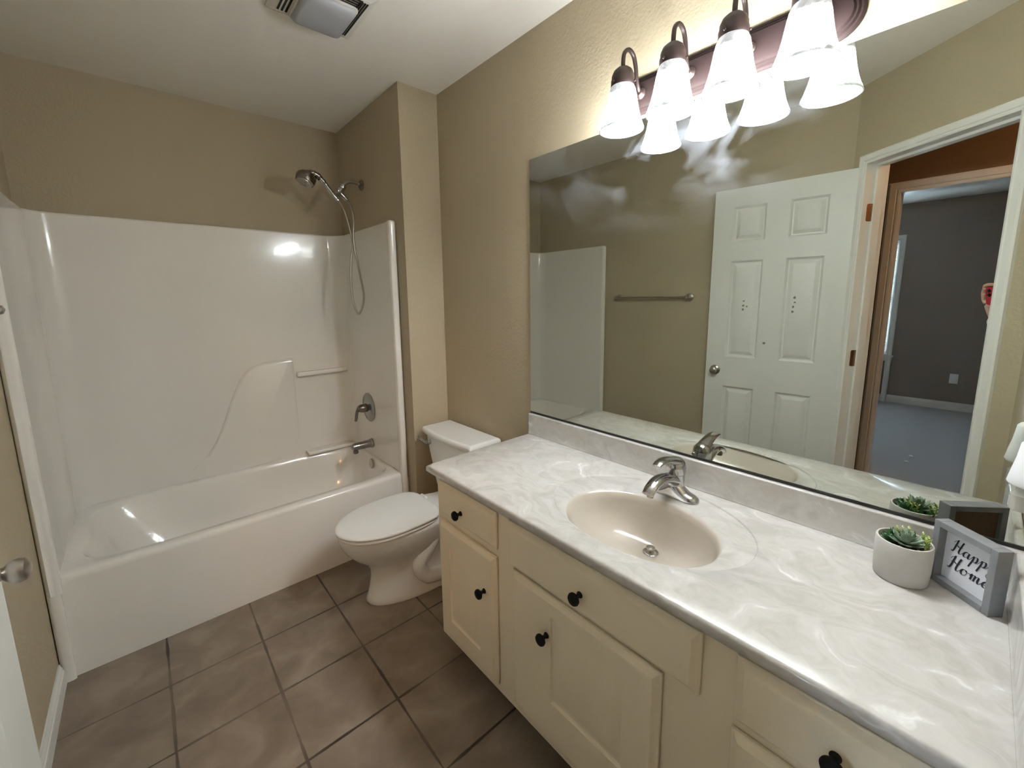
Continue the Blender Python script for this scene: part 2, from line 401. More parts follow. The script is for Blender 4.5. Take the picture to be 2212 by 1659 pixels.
# baseboards: a flat board with a moulded lip
def baseboard(name, a, b, nrm, h=.085):
    a = Vector((*a, 0)); b = Vector((*b, 0)); n = Vector((*nrm, 0)); z = Vector((0, 0, 1))
    prof = [(0, 0), (.013, 0), (.013, h*.66), (.010, h*.72), (.010, h*.80), (.006, h*.88), (.005, h), (0, h)]
    bm = B(); loft(bm, [[p + n*d + z*e for d, e in prof] for p in (a, b)])
    return struct(name, bm, M_trim, angle=25)
baseboard('baseboard_left', (WX+.0005, -2.30), (WX+.0005, -.765), (1, 0))
baseboard('baseboard_bedroom', (XB+.0005, -4.49), (XB+.0005, -.71), (1, 0), .095)
baseboard('baseboard_plumbing', (DX+.002, YC-.0005), (-.002, YC-.0005), (0, -1))

# door casings (moulded, mitred) and jambs
CP = [(0, 0), (0, .010), (.010, .0135), (.016, .010), (.020, .0155), (.046, .017), (.055, .012), (.057, 0)]   # (away from opening, proud of wall)
def casing(bm, f, a0, a1, top, w=1.0):
    """f(along, proud, z); an inverted U around a0..a1"""
    rings = []
    for k, (sa, z0) in enumerate(((a0, 0), (a0, top), (a1, top), (a1, 0))):
        r = []
        for d, p in CP:
            d *= w
            if k == 0: r.append(f(a0 - d, p, 0))
            if k == 1: r.append(f(a0 - d, p, top + d))
            if k == 2: r.append(f(a1 + d, p, top + d))
            if k == 3: r.append(f(a1 + d, p, 0))
        rings.append(r)
    loft(bm, rings)
bm = B(); casing(bm, lambda a, p, z: ang(a, p+.0005, z), O0+.006, O1-.006, OT-.006, .82)
box(bm, O0, O0+.004, -TH-.002, .0003, 0, OT, MA); box(bm, O1-.004, O1, -TH-.002, .0003, 0, OT, MA); box(bm, O0, O1, -TH-.002, .0003, OT-.006, OT, MA)
# door stops on the jambs
box(bm, O0+.004, O0+.016, -.085, -.045, 0, OT-.006, MA); box(bm, O1-.016, O1-.004, -.085, -.045, 0, OT-.006, MA); box(bm, O0+.004, O1-.004, -.085, -.045, OT-.018, OT-.006, MA)
struct('trim_1', bm, M_trim, angle=25)
bm = B(); casing(bm, lambda a, p, z: Vector((XH+p+.0005, -a, z)), -D0+.004, -D1-.004, 2.014, 1.1)
box(bm, XH-TH-.002, XH+.0003, D0-.006, D0, 0, 2.02); box(bm, XH-TH-.002, XH+.0003, D1, D1+.006, 0, 2.02); box(bm, XH-TH-.002, XH+.0003, D1, D0, 2.012, 2.02)
struct('trim_2', bm, M_trim, angle=25)

# bedroom window with sill, sash and glass
win = obj('window_1', (lambda b: (casing(b, lambda a, p, z: Vector((XB+p+.0005, -a, z)), -WY1+0, -WY0-0, WZ1, 1.0), b)[1])(B()), M_trim, angle=25, origin=(XB, (WY0+WY1)/2, WZ0))
win['kind'] = 'structure'
bm = B(); box(bm, XB-.02, XB+.05, WY0-.075, WY1+.075, WZ0-.022, WZ0); box(bm, XB+.0005, XB+.014, WY0-.06, WY1+.06, WZ0-.075, WZ0-.022)
part('window_sill', bm, M_trim, win, bevel=.003)
bm = B()
for a, b_, c, d in ((WY0+.001, WY0+.04, WZ0, WZ1), (WY1-.04, WY1-.001, WZ0, WZ1), (WY0+.04, WY1-.04, WZ0+.001, WZ0+.045), (WY0+.04, WY1-.04, WZ1-.045, WZ1-.001), (WY0+.04, WY1-.04, 1.29, 1.33)):
    box(bm, XB-.075, XB-.045, a, b_, c, d)
part('window_sash', bm, M_trim, win, bevel=.003)
bm = B(); box(bm, XB-.062, XB-.058, WY0+.035, WY1-.035, WZ0+.04, WZ1-.04); part('window_glass', bm, M_glass, win, smooth=False)
bl = empty('window_blind', (XB-.02, (WY0+WY1)/2, WZ1), 'white horizontal slat blind hanging in the bedroom window, seen in the mirror', 'blind')
bm = B(); box(bm, XB-.034, XB-.006, WY0+.012, WY1-.012, WZ1-.035, WZ1-.002); part('head_rail', bm, M_blind, bl, bevel=.002)
bm = B()
z = WZ1-.06
while z > WZ0+.03:
    box(bm, -.0125, .0125, -(WY1-WY0)/2+.014, (WY1-WY0)/2-.014, -.0009, .0009, Matrix.Translation((XB-.02, (WY0+WY1)/2, z)) @ Matrix.Rotation(math.radians(-16), 4, 'Y')); z -= .030
part('slats', bm, M_blind, bl, smooth=False)
bm = B(); box(bm, XB-.03, XB-.01, WY0+.014, WY1-.014, WZ0+.006, WZ0+.024); part('bottom_rail', bm, M_blind, bl, bevel=.002)

# ------------------------------------------------------------------ bathroom door, open against the left wall
DH = Vector((-1.612, -2.362)); DF = Vector((-1.552, -1.655)); du = (DF-DH).normalized(); dn = Vector((du.y, -du.x)); DW = (DF-DH).length
MD = Matrix(((du.x, dn.x, 0, DH.x), (du.y, dn.y, 0, DH.y), (0, 0, 1, 0), (0, 0, 0, 1)))     # along, towards the room, up; face at n=0
def dpt(u, n, z): return MD @ Vector((u, n, z))
door = None
def six_panel(bm):
    us = [0, .12, .30, .418, .598, DW]; zs = [.008, .215, .795, .99, 1.595, 1.71, 1.92, 2.03]
    for side, n0, sg in ((0, 0, -1), (1, -.035, 1)):
        for i in range(5):
            for j in range(7):
                u0, u1, z0, z1 = us[i], us[i+1], zs[j], zs[j+1]
                q = lambda e, d: [dpt(u0+e, n0+sg*d, z0+e), dpt(u1-e, n0+sg*d, z0+e), dpt(u1-e, n0+sg*d, z1-e), dpt(u0+e, n0+sg*d, z1-e)]
                if i in (1, 3) and j in (1, 3, 5):
                    loft(bm, [q(0, 0), q(.005, .005), (q(.011, .0125)), q(.018, .013), q(.036, .004), q(.039, .003)], cap0=False)
                else:
                    bm.faces.new([bm.verts.new(p) for p in q(0, 0)])
    e = lambda n: [dpt(0, n, zs[0]), dpt(DW, n, zs[0]), dpt(DW, n, zs[-1]), dpt(0, n, zs[-1])]
    loft(bm, [e(0), e(-.035)], cap0=False, cap1=False)
    bmesh.ops.remove_doubles(bm, verts=bm.verts, dist=1e-5)
def door_mat():
    m = M_door.copy(); m.name = 'door_paint_with_chips'; nt = m.node_tree; L = nt.links.new
    b = nt.nodes['Principled BSDF']; src = b.inputs['Base Color'].links[0].from_socket
    tc = nt.nodes.new('ShaderNodeTexCoord'); nz = nt.nodes.new('ShaderNodeTexNoise'); nz.inputs['Scale'].default_value = 130; L(tc.outputs['Object'], nz.inputs['Vector'])
    ad = nt.nodes.new('ShaderNodeVectorMath'); ad.operation = 'MULTIPLY_ADD'; ad.inputs[1].default_value = (.014, .014, .014); L(nz.outputs['Color'], ad.inputs[0]); L(tc.outputs['Object'], ad.inputs[2])
    last = None
    for u, z, r in ((.508, 1.346, .006), (.510, 1.319, .007), (.489, 1.311, .006), (.510, 1.295, .007), (.242, 1.365, .007), (.240, 1.338, .005), (.246, 1.312, .007), (.248, 1.284, .007), (.25, 1.47, .004), (.38, 1.09, .007)):
        p = dpt(u, 0, z) - Vector((DH.x, DH.y, 0)) + Vector((.007, .007, .007))
        d = nt.nodes.new('ShaderNodeVectorMath'); d.operation = 'DISTANCE'; d.inputs[1].default_value = p; L(ad.outputs[0], d.inputs[0])
        s = nt.nodes.new('ShaderNodeMath'); s.operation = 'LESS_THAN'; s.inputs[1].default_value = r; L(d.outputs['Value'], s.inputs[0])
        if last is None: last = s.outputs[0]
        else:
            a = nt.nodes.new('ShaderNodeMath'); a.operation = 'MAXIMUM'; L(last, a.inputs[0]); L(s.outputs[0], a.inputs[1]); last = a.outputs[0]
    mx = nt.nodes.new('ShaderNodeMix'); mx.data_type = 'RGBA'; L(last, mx.inputs['Factor']); L(src, mx.inputs['A']); mx.inputs['B'].default_value = (.20, .19, .17, 1)
    L(mx.outputs['Result'], b.inputs['Base Color']); return m
bm = B(); six_panel(bm); door = obj('door_1', bm, door_mat(), origin=(DH.x, DH.y, 0), angle=20); door['kind'] = 'structure'
for sg, n0 in ((1, 0), (-1, -.035)):
    bm = B(); K = MD @ Matrix.Translation((.650, n0, .897)) @ Matrix.Rotation(-sg*PI/2, 4, 'X')
    kk = .62 if sg < 0 else 1.0
    lathe(bm, [(.031, 0), (.031, .004), (.027, .008), (.013, .011), (.0115, .022*kk), (.015, .026*kk), (.0205, .033*kk), (.0225, .043*kk), (.020, .052*kk), (.012, .056*kk), (.001, .057*kk)], seg=36, M=K)
    part('door_knob', bm, M_nickel, door)
bm = B(); box(bm, DW, DW+.0012, -.030, -.005, .87, .925, MD); part('latch_plate', bm, M_nickel, door, smooth=False)
for zc in (.28, 1.035, 1.80):
    bm = B()
    tube(bm, [dpt(-.006, .004, zc-.045), dpt(-.006, .004, zc+.045)], .0065, 12)
    loft(bm, [[ang(O0+.0045+t, a, zc+b) for a, b in [(-.036+q[0]-.0, q[1]) for q in rrect(.020, .044, .008)]] for t in (0, .0022)])
    part('door_hinge', bm, M_brass, door)

# ------------------------------------------------------------------ bathtub with its moulded surround
TX0, TX1, TY0, TY1, TZ = WX+.0015, DX-.0015, -.7446, -.0015, .3985
tubo = empty('bathtub', ((TX0+TX1)/2, (TY0+TY1)/2, 0), 'white one piece bathtub with tall moulded surround walls', 'bathtub')
bm = B()
cx, cy = (TX0+TX1)/2, -.37305; hx, hy = (TX1-TX0)/2, .37155
angs = sorted(set([2*PI*i/120 for i in range(120)] + [math.atan2(sy*hy, sx*hx) % (2*PI) for sx in (1, -1) for sy in (1, -1)]))
def rectpt(a, ex, ey, z, ins=0):
    c, s = math.cos(a), math.sin(a); t = min((ex-ins)/abs(c) if abs(c) > 1e-9 else 1e9, (ey-ins)/abs(s) if abs(s) > 1e-9 else 1e9)
    return Vector((cx + c*t, cy + s*t, z))
def sup(a, ex, ey, z, ox=0, oy=0, e=5.0):
    c, s = math.cos(a), math.sin(a); t = (abs(c/ex)**e + abs(s/ey)**e)**(-1/e)
    return Vector((cx+ox + c*t, cy+oy + s*t, z))
R = [[rectpt(a, hx, hy, 0) for a in angs], [rectpt(a, hx, hy, TZ-.022) for a in angs], [rectpt(a, hx, hy, TZ-.010, .0025) for a in angs], [rectpt(a, hx, hy, TZ-.002, .009) for a in angs], [rectpt(a, hx, hy, TZ, .018) for a in angs],
     [sup(a, hx-.062, hy-.058, TZ, .016, .0, 7) for a in angs], [sup(a, hx-.069, hy-.065, TZ-.006, .016, .0, 7) for a in angs], [sup(a, hx-.078, hy-.072, TZ-.03, .016, 0, 6) for a in angs],
     [sup(a, hx-.115, hy-.105, TZ-.14, .034, 0, 5) for a in angs], [sup(a, hx-.155, hy-.135, .12, .052, 0, 4) for a in angs], [sup(a, hx-.20, hy-.17, .085, .05, 0, 3.6) for a in angs], [sup(a, hx-.30, hy-.24, .075, .06, 0, 3) for a in angs]]
loft(bm, R, cap0=False)
part('tub', bm, M_tub, tubo, angle=60)
# surround: a U of wall panels with filleted inside corners and rounded front flanges
FT = .044
zs0, zs1 = TZ-.06, 1.797
def arc(cx, cy, r, a0, a1, n=10): return [(cx + r*math.cos(math.radians(a0+(a1-a0)*k/n)), cy + r*math.sin(math.radians(a0+(a1-a0)*k/n))) for k in range(n+1)]
fr = .085
yb = TY1-.028
inner = [(TX0+FT, TY0-.012), (TX0+FT-.008, TY0+.02)]
XL, XR = TX0+FT-.010, TX1-FT+.010
inner = [(TX0+FT, TY0-.004), (XL, TY0+.05)] + arc(XL+fr, yb-fr, fr, 180, 90) + arc(XR-fr, yb-fr, fr, 90, 0) + [(XR, TY0+.05), (TX1-FT, TY0-.004)]
front_r = [(TX1-FT+.006, TY0-.014), (TX1-FT+.016, TY0-.018), (TX1-.012, TY0-.018), (TX1-.003, TY0-.014), (TX1, TY0-.004)]
front_l = [(-(p[0]-cx)+cx, p[1]) for p in reversed(front_r)]
poly = inner + front_r + [(TX1, TY1), (TX0, TY1)] + front_l
bm = B(); loft(bm, [[Vector((x, y, z)) for x, y in poly] for z in (zs0, zs1)])
part('surround_wall', bm, M_tub, tubo, angle=50, bevel=.010, seg=3)
# front flanges run on down to the floor beside the apron
for side in (front_l, front_r):
    bm = B(); e = .0003; xs = [q[0] for q in side]; xm = (min(xs)+max(xs))/2
    pl = [(xm + (x-xm)*.99, min(y + e, TY0-.0042)) for x, y in side] + [(xm + (q[0]-xm)*.99, TY0-.0006) for q in (side[-1], side[0])]
    loft(bm, [[Vector((x, y, z)) for x, y in pl] for z in (.0, zs0+.03)]); part('front_flange', bm, M_tub, tubo, angle=50)
# raised S-shaped panel on the back wall
cur = spline([(-1.24, .402), (-1.18, .445), (-1.115, .50), (-1.05, .585), (-1.005, .68), (-.968, .775), (-.93, .865), (-.892, .94), (-.845, .99), (-.785, 1.016), (-.70, 1.028), (-.612, 1.034)], 6)
top = [(p.x, p.y) for p in [Vector((q[0], q[1])) for q in cur]]
n = len(top)
bm = B(); rings = []
def padring(e, d):
    out = []
    for i, (x, z) in enumerate(top):
        a = Vector(top[max(i-1, 0)]); b = Vector(top[min(i+1, n-1)]); t = (b-a).normalized(); nn = Vector((t.y, -t.x))
        fade = min(1, i/30)
        p = Vector((x, z)) + nn*e; out.append(Vector((p.x, yb+.002-d*fade, p.y)))
    out.append(Vector((-.612-e+.008, yb+.002-d, 1.032-e))); out.append(Vector((-.604-e, yb+.002-d, 1.022-e)))
    out.append(Vector((-.602-e, yb+.002-d*.45, .93))); out.append(Vector((-.60-e, yb+.002-d*.15, .40))); out.append(Vector((-.9, yb+.002-d*.5, .40)))
    return out
loft(bm, [padring(0, 0), padring(.003, .012), padring(.010, .019), padring(.020, .023)])
part('moulded_panel', bm, M_tub, tubo, angle=60)
for (x0, x1, z0, z1, dd) in ((-.592, XR-.005, .912, .940, .034), (-.575, XR-.02, .402, .424, .075)):
    bm = B(); box(bm, x0, x1, yb-dd, yb+.003, z0, z1); part('soap_ledge', bm, M_tub, tubo, bevel=.008, seg=3)

# tub valve, spout, overflow
XP = XR
val = empty('tub_valve', (XP, -.335, .710), 'round chrome shower valve plate with single lever handle above the tub spout', 'valve')
bm = B(); lathe(bm, [(.092, 0), (.092, .003), (.086, .008), (.05, .013), (.034, .016), (.03, .018)], (XP-.0005, -.335, .710), 48, axis((-1, 0, 0))); part('trim_plate', bm, M_gchrome, val)
bm = B(); lathe(bm, [(.027, 0), (.027, .03), (.024, .042), (.020, .052), (.012, .058), (.001, .059)], (XP-.017, -.335, .710), 32, axis((-1, 0, 0))); part('valve_cap', bm, M_dchrome, val)
bm = B(); tube(bm, spline([(XP-.058, -.335, .716), (XP-.075, -.335, .705), (XP-.084, -.335, .680), (XP-.088, -.335, .650), (XP-.094, -.335, .635)], 5), [(.013, .009)]*5+[(.010, .007)]*11+[(.009, .006)]*5, 14); part('lever', bm, M_gchrome, val)
sp = empty('tub_spout', (XP, -.353, .478), 'chrome tub spout with diverter lip above the overflow plate', 'spout')
bm = B(); lathe(bm, [(.030, 0), (.030, .012), (.0255, .016), (.024, .06), (.0235, .115), (.021, .128), (.012, .134), (.001, .135)], (XP-.0005, -.353, .478), 32, axis((-1, 0, 0))); part('spout_body', bm, M_gchrome, sp)
bm = B(); lathe(bm, [(.015, .01), (.017, -.018), (.014, -.022), (.001, -.022)], (XP-.112, -.353, .458), 24); part('spout_outlet', bm, M_dchrome, sp)
OVX = TX1-.0675
ov = obj('overflow_plate', (lambda b: (lathe(b, [(.031, 0), (.031, .004), (.027, .008), (.010, .011), (.005, .009), (.001, .009)], (OVX, -.400, .362), 36, axis((-1, 0, .12))), b)[1])(B()), M_nickel, origin=(OVX, -.400, .362))
tag(ov, 'round nickel overflow plate on the tub end wall below the spout', 'drain plate')

# hand shower
sh = empty('hand_shower', (DX, -.35, 2.055), 'chrome handheld shower with looping steel hose on the tub end wall', 'shower')
YS = -.35
bm = B(); lathe(bm, [(.030, 0), (.030, .003), (.024, .009), (.013, .013), (.012, .014)], (DX-.0005, YS, 2.055), 32, axis((-1, 0, 0))); part('wall_flange', bm, M_dchrome, sh)
bm = B(); tube(bm, spline([(DX-.008, YS, 2.057), (-.262, YS, 2.063), (-.298, YS, 2.061), (-.322, YS, 2.047), (-.336, YS, 2.030)], 6), .0095, 16); part('shower_arm', bm, M_nickel, sh)
bm = B(); lathe(bm, [(.012, -.004), (.0175, 0), (.0185, .020), (.016, .024), (.019, .028), (.019, .046), (.012, .052)], (-.331, YS, 2.036), 24, axis((-.55, 0, -.85)))
tube(bm, [(-.366, YS, 2.004), (-.352, YS, 1.990), (-.318, YS, 1.960)], [.013, .013, .011], 16); tube(bm, [(-.343, YS, 1.995), (-.387, YS, 1.975)], [.012, .017], 16)
part('holder', bm, M_chrome, sh)
bm = B(); tube(bm, spline([(-.462, YS, 2.056), (-.440, YS, 2.036), (-.415, YS, 2.004), (-.392, YS, 1.974), (-.374, YS, 1.955), (-.368, YS, 1.949)], 5), [(.014, .016)]*6+[(.0115, .012)]*14+[(.011, .011)]*6, 18); part('shower_handle', bm, M_chrome, sh)
bm = B(); Mh = axis((.42, .12, .9))
lathe(bm, [(.040, -.036), (.047, -.032), (.050, -.018), (.051, -.004), (.048, .006), (.036, .020), (.020, .028), (.001, .031)], (-.530, YS, 2.049), 40, Mh)
tube(bm, spline([(-.525, YS, 2.066), (-.492, YS, 2.071), (-.466, YS, 2.060), (-.456, YS, 2.050)], 5), [(.020, .034)]*5+[(.018, .024)]*6+[(.015, .017)]*5, 18)
part('shower_head', bm, M_dchrome, sh)
bm = B(); lathe(bm, [(.041, -.0355), (.040, -.0385), (.030, -.040), (.001, -.040)], (-.530, YS, 2.049), 40, Mh)
for k in range(14):
    a = 2*PI*k/14; r = .026 if k % 2 else .015
    lathe(bm, [(.003, 0), (.003, .004), (.001, .005)], Vector((-.530, YS, 2.049)) + Mh.to_3x3() @ Vector((r*math.cos(a), r*math.sin(a), -.0395)), 8, Mh @ Matrix.Rotation(PI, 4, 'X'))
part('spray_face', bm, M_nickel, sh)
A_ = [(-.366, YS-.004, 1.947), (-.352, -.362, 1.915), (-.339, -.372, 1.870), (-.323, -.380, 1.785), (-.315, -.384, 1.704), (-.330, -.384, 1.621), (-.340, -.386, 1.515), (-.340, -.388, 1.410), (-.328, -.392, 1.338), (-.310, -.396, 1.304), (-.287, -.398, 1.345), (-.276, -.400, 1.395), (-.277, -.400, 1.440), (-.287, -.400, 1.515), (-.298, -.400, 1.595), (-.311, -.400, 1.673), (-.313, -.398, 1.751), (-.304, -.394, 1.829), (-.304, -.380, 1.895), (-.309, -.362, 1.935), (-.318, YS, 1.960)]
P = spline(A_, 22); rr = [(.0066 if i % 2 else .0054) for i in range(len(P))]
bm = B(); tube(bm, P, rr, 10); part('hose', bm, M_hose, sh, angle=80)

# ------------------------------------------------------------------ toilet
TYc = -1.115
toi = empty('toilet', (-.40, TYc, 0), 'white toilet with closed lid between the tub and the vanity', 'toilet')
def egg(xf, xb, hw, z, n=48, eb=2.6, sq=2.0, split=.42):
    """egg outline: front at xf (towards -x), back at xb"""
    xm = xb + (xf - xb)*split; out = []
    for i in range(n):
        a = 2*PI*i/n; c, s = math.cos(a), math.sin(a)
        if c >= 0: e = sq; ex = xf - xm
        else: e = eb; ex = xb - xm
        t = (abs(c)**e + abs(s)**e)**(-1/e); c *= t; s *= t
        out.append(Vector((xm + abs(ex)*(-1 if ex < 0 else 1)*abs(c), TYc + hw*s, z)))
    return out
bm = B()
prof = [(-.645, -.12, .128, 0, 3), (-.650, -.12, .130, .012, 3), (-.640, -.12, .122, .03, 3), (-.628, -.14, .108, .08, 3), (-.620, -.16, .100, .13, 2.8), (-.625, -.18, .104, .165, 2.6), (-.650, -.20, .118, .20, 2.5),
        (-.692, -.21, .138, .235, 2.4), (-.725, -.215, .153, .275, 2.4), (-.745, -.22, .162, .315, 2.5), (-.752, -.22, .166, .340, 2.6), (-.752, -.22, .166, .352, 2.6), (-.745, -.225, .160, .357, 2.6)]
loft(bm, [egg(a, b, c, z, eb=e) for a, b, c, z, e in prof])
part('bowl', bm, M_porc, toi, angle=60)
for sg in (-1, 1):
    bm = B(); tube(bm, spline([(-.33, TYc+sg*.095, .285), (-.37, TYc+sg*.112, .235), (-.43, TYc+sg*.108, .150), (-.40, TYc+sg*.115, .085), (-.32, TYc+sg*.118, .065), (-.22, TYc+sg*.112, .05)], 8), [.036]*8+[.034]*16+[.037]*17, 18)
    part('trapway', bm, M_porc, toi)
    bm = B(); lathe(bm, [(.014, 0), (.014, .010), (.010, .018), (.001, .020)], (-.33, TYc+sg*.118, .0), 20); part('bolt_cap', bm, M_porc, toi)
bm = B(); loft(bm, [[Vector((x, TYc+y, z)) for x, y in ((-.34, -.15), (-.34, .15), (-.20, .11), (-.06, .11), (-.06, -.11), (-.20, -.11))] for z in (.30, .362)]); part('rear_deck', bm, M_porc, toi, bevel=.014, seg=3)
def slab(xf, xb, hw, z0, z1, dome=0, e=4.5):
    bm = B(); g = lambda k, z: egg(xf + (0-0) + .0 + (1-k)*0.22, xb - (1-k)*.12, hw*k, z, eb=e, split=.46)
    R = [egg(xf+.006, xb-.004, hw-.006, z0, eb=e, split=.46), egg(xf, xb, hw, z0+.004, eb=e, split=.46), egg(xf, xb, hw, z1-.006, eb=e, split=.46), egg(xf+.004, xb-.003, hw-.004, z1-.001, eb=e, split=.46)]
    for k in (.93, .75, .5, .2):
        R.append(egg(xb+(xf-xb)*(.5+.5*k), xb+(xf-xb)*(.5-.5*k), hw*k, z1 + dome*(1-k*k), eb=e, split=.46))
    loft(bm, R); return bm
part('seat', slab(-.757, -.315, .170, .3585, .3735), M_seat, toi, angle=60)
part('lid', slab(-.762, -.305, .173, .3755, .3915, .006), M_seat, toi, angle=60)
for sg in (-1, 1):
    bm = B(); tube(bm, [(-.292, TYc+sg*.095, .372), (-.292, TYc+sg*.055, .372)], .012, 14); part('seat_hinge', bm, M_seat, toi)
def tank_ring(xb, xf, hw, z, bul=.02):
    pts = []
    for i in range(13): 
        t = -1 + i/6; pts.append((xf - bul*(1-t*t), TYc + hw*t))
    pts = [(xb, TYc-hw), ] + pts + [(xb, TYc+hw)]
    return [Vector((x, y, z)) for x, y in pts]
bm = B(); loft(bm, [tank_ring(-.05, -.165, .118, .340, .010), tank_ring(-.035, -.175, .145, .40, .012), tank_ring(-.028, -.188, .195, .62, .014), tank_ring(-.026, -.190, .203, .668, .014)]); part('tank', bm, M_porc, toi, bevel=.014, seg=3)
bm = B(); loft(bm, [tank_ring(-.014, -.200, .222, .6655, .020), tank_ring(-.012, -.203, .226, .672, .021), tank_ring(-.012, -.203, .226, .690, .021), tank_ring(-.020, -.194, .217, .700, .020)]); part('tank_lid', bm, M_porc, toi, bevel=.008, seg=3)
bm = B(); lathe(bm, [(.014, 0), (.014, .006), (.009, .012), (.008, .020)], (-.1965, TYc+.150, .628), 20, axis((-1, 0, 0))); tube(bm, spline([(-.216, TYc+.150, .628), (-.222, TYc+.172, .634), (-.226, TYc+.205, .642), (-.228, TYc+.222, .645)], 4), [(.008, .010)]*4+[(.007, .009)]*4+[(.008, .012)]*5, 12); part('flush_lever', bm, M_chrome, toi)
bm = B(); lathe(bm, [(.012, -.02), (.016, -.012), (.016, .012), (.010, .02)], (-.165, TYc+.085, .328), 16, axis((-1, .4, 0))); part('tank_bolt', bm, M_nickel, toi)

# ------------------------------------------------------------------ vanity cabinet
XF = -.5266; VY0, VY1 = YR+.0015, -1.578; VT = .7465
van = empty('vanity_cabinet', (-.27, (VY0+VY1)/2, 0), 'long cream painted vanity cabinet with black knobs beneath the marble countertop', 'cabinet')
bm = B()
box(bm, XF+.019, -.0015, VY1-.018, VY1, .090, VT); box(bm, XF+.068, -.0015, VY1-.018, VY1, 0, .090); box(bm, XF+.019, -.0015, VY0, VY0+.018, 0, VT); box(bm, XF+.019, -.0015, VY0+.018, VY1-.018, .092, .108); box(bm, -.02, -.0015, VY0+.018, VY1-.018, .108, VT)
part('carcass', bm, M_cab, van, smooth=False)
bm = B()     # face frame with its openings
def fr_box(y0, y1, z0, z1): box(bm, XF, XF+.0185, y0, y1, z0, z1)
fr_box(VY0, VY1, .725, VT); fr_box(VY0, VY1, .088, .135)
for y0, y1 in ((-1.615, VY1), (-2.02, -1.915), (-2.64, -2.470), (VY0, -2.92)): fr_box(y0, y1, .135, .725)
for y0, y1, z0, z1 in ((-1.915, -1.615, .570, .620), (-2.470, -2.02, .570, .605), (-2.92, -2.64, .57, .605), (-2.92, -2.64, .37, .405)): fr_box(y0, y1, z0, z1)
part('face_frame', bm, M_cab, van, smooth=False)
bm = B(); box(bm, XF+.068, XF+.08, VY0, VY1-.019, 0, .0905); part('toe_kick', bm, M_dark, van, smooth=False)
def front(name, y0, y1, z0, z1, panel=None, knob=None, pull=None):
    X = XF-.0028
    bm = B(); q = lambda e, d: [Vector((X-d, y0+e, z0+e)), Vector((X-d, y1-e, z0+e)), Vector((X-d, y1-e, z1-e)), Vector((X-d, y0+e, z1-e))]
    rings = [q(0, 0), q(0, .0055), q(.0015, .0065), q(.004, .0070), q(.007, .0090), q(.011, .0135), q(.016, .0172), q(.020, .0181), q(.024, .0183)]
    if panel is None: loft(bm, rings)
    else:
        loft(bm, rings, cap1=False)
        a0, a1, b0, b1 = panel; e = .024; d = .0183
        ys_ = [y0+e, a0, a1, y1-e]; zs_ = [z0+e, b0, b1, z1-e]
        for i in range(3):
            for j in range(3):
                c = [Vector((X-d, ys_[i], zs_[j])), Vector((X-d, ys_[i+1], zs_[j])), Vector((X-d, ys_[i+1], zs_[j+1])), Vector((X-d, ys_[i], zs_[j+1]))]
                if i == 1 and j == 1:
                    p = lambda k, dd: [Vector((X-dd, a0+k, b0+k)), Vector((X-dd, a1-k, b0+k)), Vector((X-dd, a1-k, b1-k)), Vector((X-dd, a0+k, b1-k))]
                    loft(bm, [p(0, d), p(.002, d-.005), p(.006, d-.0065), p(.010, d-.0065), p(.030, d-.0005), p(.034, d)], cap0=False)
                else: bm.faces.new([bm.verts.new(v) for v in c])
        bmesh.ops.remove_doubles(bm, verts=bm.verts, dist=1e-5)
    o = part(name, bm, M_cab, van, angle=18)
    if knob:
        bm = B(); lathe(bm, [(.0085, 0), (.0085, .002), (.0055, .006), (.0055, .012), (.010, .017), (.0155, .021), (.0165, .025), (.0145, .030), (.008, .033), (.001, .034)], (X-.0183, knob[0], knob[1]), 28, axis((-1, 0, 0)))
        part('knob', bm, M_black, o, label='round black knob')
    return o
front('drawer_front', -1.928, -1.605, .607, .7335, knob=(-1.755, .664))
front('cabinet_door', -1.926, -1.604, .122, .580, (-1.845, -1.672, .200, .503), knob=(-1.877, .443))
front('drawer_front', -2.561, -1.988, .592, .7335, knob=(-2.268, .655))
front('cabinet_door', -2.483, -2.005, .122, .583, (-2.398, -2.170, .262, .528), knob=(-2.155, .466))
front('drawer_front', -2.930, -2.626, .597, .7335, knob=(-2.778, .667))
front('drawer_front', -2.930, -2.624, .397, .577, knob=(-2.778, .487))
front('drawer_front', -2.930, -2.624, .122, .380, knob=(-2.778, .25))

# ------------------------------------------------------------------ countertop with integral bowl
top = empty('countertop', (-.28, -2.25, .7475), 'pale swirled marble countertop with moulded oval sink and backsplash', 'countertop')
bm = B()
x0, x1, y0, y1 = -.552, -.002, YR+.002, -1.5416
CX, CYy = -.29, -2.285
cors = [math.atan2(y-CYy, x-CX) % (2*PI) for x in (x0, x1) for y in (y0, y1)]
an = sorted(set([2*PI*i/160 for i in range(160)] + cors))
def rp(a, ins, z):
    c, s = math.cos(a), math.sin(a); t = 1e9
    if abs(c) > 1e-9: t = min(t, ((x1-ins if c > 0 else x0+ins) - CX)/c)
    if abs(s) > 1e-9: t = min(t, ((y1-ins if s > 0 else y0+ins) - CYy)/s)
    return Vector((CX + c*t, CYy + s*t, z))
def ep(a, ax, by, ox, oy, z): return Vector((ox + ax*math.cos(a)*1.0, oy + by*math.sin(a), z))
Z = ZC
